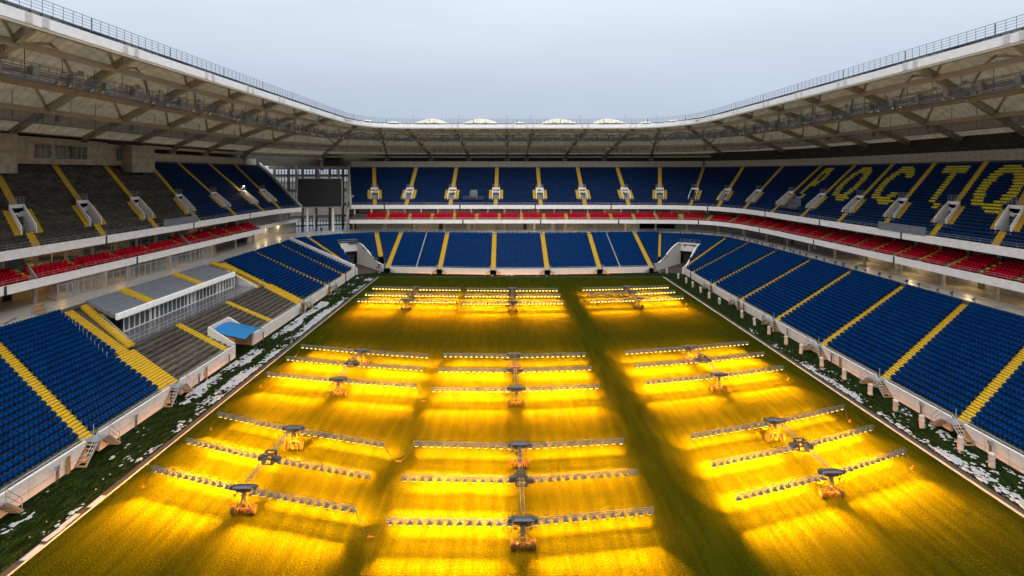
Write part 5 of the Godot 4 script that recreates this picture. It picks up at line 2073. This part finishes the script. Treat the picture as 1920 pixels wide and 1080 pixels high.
# ---------- seats ----------
func seat_mesh(kind: String) -> Mesh:
	var b := MB.new()
	if kind == "armchair":
		b.hexa([Vector3(-0.3, 0.1, 0.3), Vector3(0.3, 0.1, 0.3), Vector3(0.3, 0.1, -0.25), Vector3(-0.3, 0.1, -0.25), Vector3(-0.28, 0.5, 0.32), Vector3(0.28, 0.5, 0.32), Vector3(0.28, 0.5, -0.25), Vector3(-0.28, 0.5, -0.25)])
		b.hexa([Vector3(-0.28, 0.5, -0.1), Vector3(0.28, 0.5, -0.1), Vector3(0.28, 0.5, -0.28), Vector3(-0.28, 0.5, -0.28), Vector3(-0.2, 1.25, -0.25), Vector3(0.2, 1.25, -0.25), Vector3(0.2, 1.25, -0.38), Vector3(-0.2, 1.25, -0.38)])
		for s in [-0.33, 0.33]:
			b.box(Vector3(s, 0.5, 0.0), Vector3(0.08, 0.3, 0.5))
		return b.mesh()
	# back shell, curved in plan, with a rolled top
	var w := 0.205
	var prev := []
	for k in 5:
		var a := lerpf(-1, 1, k / 4.0)
		var z := -0.2 + 0.06 * a * a
		var top := 0.86 - 0.05 * a * a * a * a
		var low := 0.36
		var now := [Vector3(a * w, low, z), Vector3(a * w, low + 0.3, z - 0.03), Vector3(a * w * 0.96, top, z - 0.1), Vector3(a * w * 0.96, top, z - 0.17), Vector3(a * w, low, z - 0.05)]
		if k:
			for j in 4:
				b.quad(prev[j], now[j], now[j + 1], prev[j + 1])
		prev = now
	# the tipped-up pan
	var pr := []
	for k in 4:
		var a := lerpf(-1, 1, k / 3.0)
		var bulge := 0.05 * (1.0 - a * a)
		var now := [Vector3(a * 0.19, 0.38, -0.08), Vector3(a * 0.2, 0.36, 0.04 + bulge), Vector3(a * 0.2, 0.6, 0.03 + bulge), Vector3(a * 0.18, 0.74, -0.06), Vector3(a * 0.18, 0.73, -0.12)]
		if k:
			for j in 4:
				b.quad(pr[j], now[j], now[j + 1], pr[j + 1])
		pr = now
	for s in [-0.19, 0.19]:
		b.quad(Vector3(s, 0.38, -0.12), Vector3(s, 0.36, 0.04), Vector3(s, 0.6, 0.03), Vector3(s, 0.73, -0.12))
	b.box(Vector3(0, 0.18, -0.2), Vector3(0.1, 0.36, 0.1))
	for i in b.v.size():
		b.v[i].y *= 0.84
	return b.mesh()


func seats() -> void:
	# odd spare seats on the concourse behind the lower stands
	var bp2 := PackedVector2Array()
	for l in low_right.slice(3):
		bp2.append(Vector2(l[2], l[3]))
	for l in low_far.slice(1, 9):
		bp2.append(Vector2(l[2], l[3]))
	var k := 0
	for p in resample(off(bp2, 0.95), 1.25):
		k += 1
		if k % 5 in [1, 4] or (k % 7 == 3 and p.y > 100):
			var inward := (Vector2(4, 100) - p).normalized()
			var face := Vector3(inward.x, 0, -inward.y).rotated(Vector3.UP, rng.randf_range(-0.7, 0.7))
			if p.y > 158:
				face = Vector3(0, 0, 1).rotated(Vector3.UP, rng.randf_range(-0.15, 0.15))
			seat_spots.blue.append([Transform3D(Basis(Vector3.UP.cross(face), Vector3.UP, face), P3(p, 7.8)), "spare blue seat standing apart on the concourse"])
	for kind in ["blue", "red", "yellow", "armchair"]:
		var list: Array = seat_spots[kind]
		var m := seat_mesh(kind)
		var mt: StandardMaterial3D = {"blue": M.blue, "red": M.red, "yellow": M.yellow_seat, "armchair": M.red}[kind]
		var keyed := []
		for i in list.size():
			var o: Vector3 = list[i][0].origin
			var s := seen(o)
			var inside_frame := s.x > -0.94 and s.x < 0.96 and s.y > -0.75 and s.y < 0.32
			keyed.append([o.distance_to(Vector3(0, 26, 0)) + (0.0 if inside_frame else 1000.0), i])
		keyed.sort_custom(func(a, b): return a[0] < b[0])
		var mm := MultiMesh.new()
		mm.transform_format = MultiMesh.TRANSFORM_3D
		mm.use_colors = true
		mm.mesh = m
		var tones := []
		for tone in [1.0, 0.86, 1.1, 0.95]:
			var tm: StandardMaterial3D = mt.duplicate()
			var lc := mt.albedo_color.srgb_to_linear()
			tm.albedo_color = lin(lc.r * tone, lc.g * tone, lc.b * tone)
			tones.append(tm)
		var tinted: StandardMaterial3D = mt.duplicate()
		tinted.vertex_color_use_as_albedo = true
		var single := mini(300, keyed.size())
		mm.instance_count = maxi(0, keyed.size() - single)
		var names: Dictionary = {"blue": "blue_seat", "red": "red_seat", "yellow": "yellow_seat", "armchair": "armchair"}
		for j in keyed.size():
			var e: Array = list[keyed[j][1]]
			if j < single:
				var o := part(names[kind], m, tones[rng.randi_range(0, 3)], self, e[0])
				var lb: String = e[1]
				if kind == "yellow":
					lb = lb
				elif kind == "blue" and lb.begins_with("seat"):
					lb = "blue " + lb
				tag(o, lb, "armchair" if kind == "armchair" else "seat", {"blue": "blue stadium seats", "red": "red seats of the middle level", "yellow": "yellow seats that form the letters", "armchair": "red armchairs on the balcony"}[kind])
			else:
				mm.set_instance_transform(j - single, e[0])
				var tc := rng.randf_range(0.8, 1.1)
				mm.set_instance_color(j - single, Color(tc, tc, tc))
		if mm.instance_count:
			var mi := MultiMeshInstance3D.new()
			mi.name = kind + "_seats"
			mi.multimesh = mm
			mi.material_override = tinted
			add_child(mi, true)
			tag(mi, {"blue": "all the farther rows of blue seats round the bowl", "red": "farther red seats of the middle level", "yellow": "farther yellow seats of the letters", "armchair": "farther red armchairs"}[kind], "seats")
			mi.set_meta("kind", "stuff")


# ---------- people on the concourse ----------
func body_mesh(stride: float) -> Mesh:
	var bones := [  # joint, joint, radius, radius
		[Vector3(0, 1.0, 0), Vector3(0, 1.42, 0.02), 0.15, 0.17], [Vector3(-0.16, 1.42, 0), Vector3(0.16, 1.42, 0), 0.09, 0.09], [Vector3(0, 1.45, 0), Vector3(0, 1.56, 0.01), 0.07, 0.06], [Vector3(0, 1.64, 0.02), Vector3(0, 1.69, 0.01), 0.1, 0.1],
		[Vector3(-0.1, 0.95, 0), Vector3(-0.11, 0.5, stride * 0.5), 0.11, 0.075], [Vector3(-0.11, 0.5, stride * 0.5), Vector3(-0.11, 0.1, stride), 0.07, 0.05], [Vector3(-0.11, 0.05, stride), Vector3(-0.11, 0.05, stride + 0.16), 0.05, 0.045],
		[Vector3(0.1, 0.95, 0), Vector3(0.11, 0.5, -stride * 0.4), 0.11, 0.075], [Vector3(0.11, 0.5, -stride * 0.4), Vector3(0.11, 0.1, -stride), 0.07, 0.05], [Vector3(0.11, 0.05, -stride), Vector3(0.11, 0.05, -stride + 0.16), 0.05, 0.045],
		[Vector3(-0.2, 1.4, 0), Vector3(-0.26, 1.12, -stride * 0.3), 0.065, 0.052], [Vector3(-0.26, 1.12, -stride * 0.3), Vector3(-0.25, 0.86, 0.04), 0.05, 0.04], [Vector3(0.2, 1.4, 0), Vector3(0.26, 1.12, stride * 0.3), 0.065, 0.052], [Vector3(0.26, 1.12, stride * 0.3), Vector3(0.25, 0.86, 0.1), 0.05, 0.04]]
	var c := 0.04
	var lo := Vector3(-0.45, -0.05, -0.5)
	var N := Vector3i(23, 48, 26)
	var f := PackedFloat32Array()
	f.resize(N.x * N.y * N.z)
	for i in N.x:
		for j in N.y:
			for k in N.z:
				var p := lo + Vector3(i, j, k) * c
				var d := 9.0
				for b in bones:
					var pa: Vector3 = p - b[0]
					var ba: Vector3 = b[1] - b[0]
					var h := clampf(pa.dot(ba) / ba.length_squared(), 0, 1)
					var e: float = (pa - ba * h).length() - lerpf(b[2], b[3], h)
					var q := clampf(0.5 + 0.5 * (d - e) / 0.04, 0, 1)
					d = lerpf(d, e, q) - 0.04 * q * (1 - q)
				f[(i * N.y + j) * N.z + k] = d
	var at := {}
	for i in N.x - 1:
		for j in N.y - 1:
			for k in N.z - 1:
				var s := Vector3.ZERO
				var cnt := 0
				for e in 12:
					var ax := e / 4
					var u := e % 2
					var v := (e / 2) % 2
					var a := [Vector3i(0, u, v), Vector3i(u, 0, v), Vector3i(u, v, 0)][ax] as Vector3i
					var b2: Vector3i = a + ([Vector3i(1, 0, 0), Vector3i(0, 1, 0), Vector3i(0, 0, 1)][ax] as Vector3i)
					var fa := f[((i + a.x) * N.y + j + a.y) * N.z + k + a.z]
					var fb := f[((i + b2.x) * N.y + j + b2.y) * N.z + k + b2.z]
					if (fa < 0) != (fb < 0):
						s += Vector3(a).lerp(Vector3(b2), fa / (fa - fb))
						cnt += 1
				if cnt:
					at[Vector3i(i, j, k)] = lo + (Vector3(i, j, k) + s / cnt) * c
	var m := MB.new()
	for key in at:
		var i: int = key.x
		var j: int = key.y
		var k: int = key.z
		var f0 := f[(i * N.y + j) * N.z + k]
		for ax in 3:
			var st: Vector3i = [Vector3i(1, 0, 0), Vector3i(0, 1, 0), Vector3i(0, 0, 1)][ax]
			var f1 := f[((i + st.x) * N.y + j + st.y) * N.z + k + st.z]
			if (f0 < 0) == (f1 < 0):
				continue
			var u: Vector3i = [Vector3i(0, 1, 0), Vector3i(0, 0, 1), Vector3i(1, 0, 0)][ax]
			var w: Vector3i = [Vector3i(0, 0, 1), Vector3i(1, 0, 0), Vector3i(0, 1, 0)][ax]
			if at.has(key - u) and at.has(key - w) and at.has(key - u - w):
				if f0 < 0:
					m.quad(at[key - u - w], at[key - w], at[key], at[key - u])
				else:
					m.quad(at[key - u - w], at[key - u], at[key], at[key - w])
	return m.mesh(true)


func people() -> void:
	var body := body_mesh(0.18)
	var where := [[-56.8, 7.81, 163.0, 0.6, "person in dark clothes standing between the columns under the screen"], [-21.2, 7.81, 166.0, 1.2, "person in dark clothes walking under the far middle slab, left of centre"], [15.5, 12.6, 169.6, 1.6, "person in dark clothes walking before the lit far box windows"]]
	for e in where:
		var o := thing("person", e[4], "person", "", V(e[0], e[1], e[2]), e[3])
		part("body", body, M.cloth_dark, o)
		var h := MB.new()
		h.lathe(Vector3(0, 1.6, 0.03), Vector3.UP, [Vector2(0.05, -0.03), Vector2(0.09, 0.03), Vector2(0.108, 0.1), Vector2(0.1, 0.16), Vector2(0.05, 0.2)], 10)
		part("face", h.mesh(true), M.skin, o)
		var hc := MB.new()
		hc.lathe(Vector3(0, 1.72, 0.0), Vector3.UP, [Vector2(0.118, 0), Vector2(0.115, 0.05), Vector2(0.07, 0.1), Vector2(0, 0.115)], 10)
		part("hair", hc.mesh(true), M.black, o)
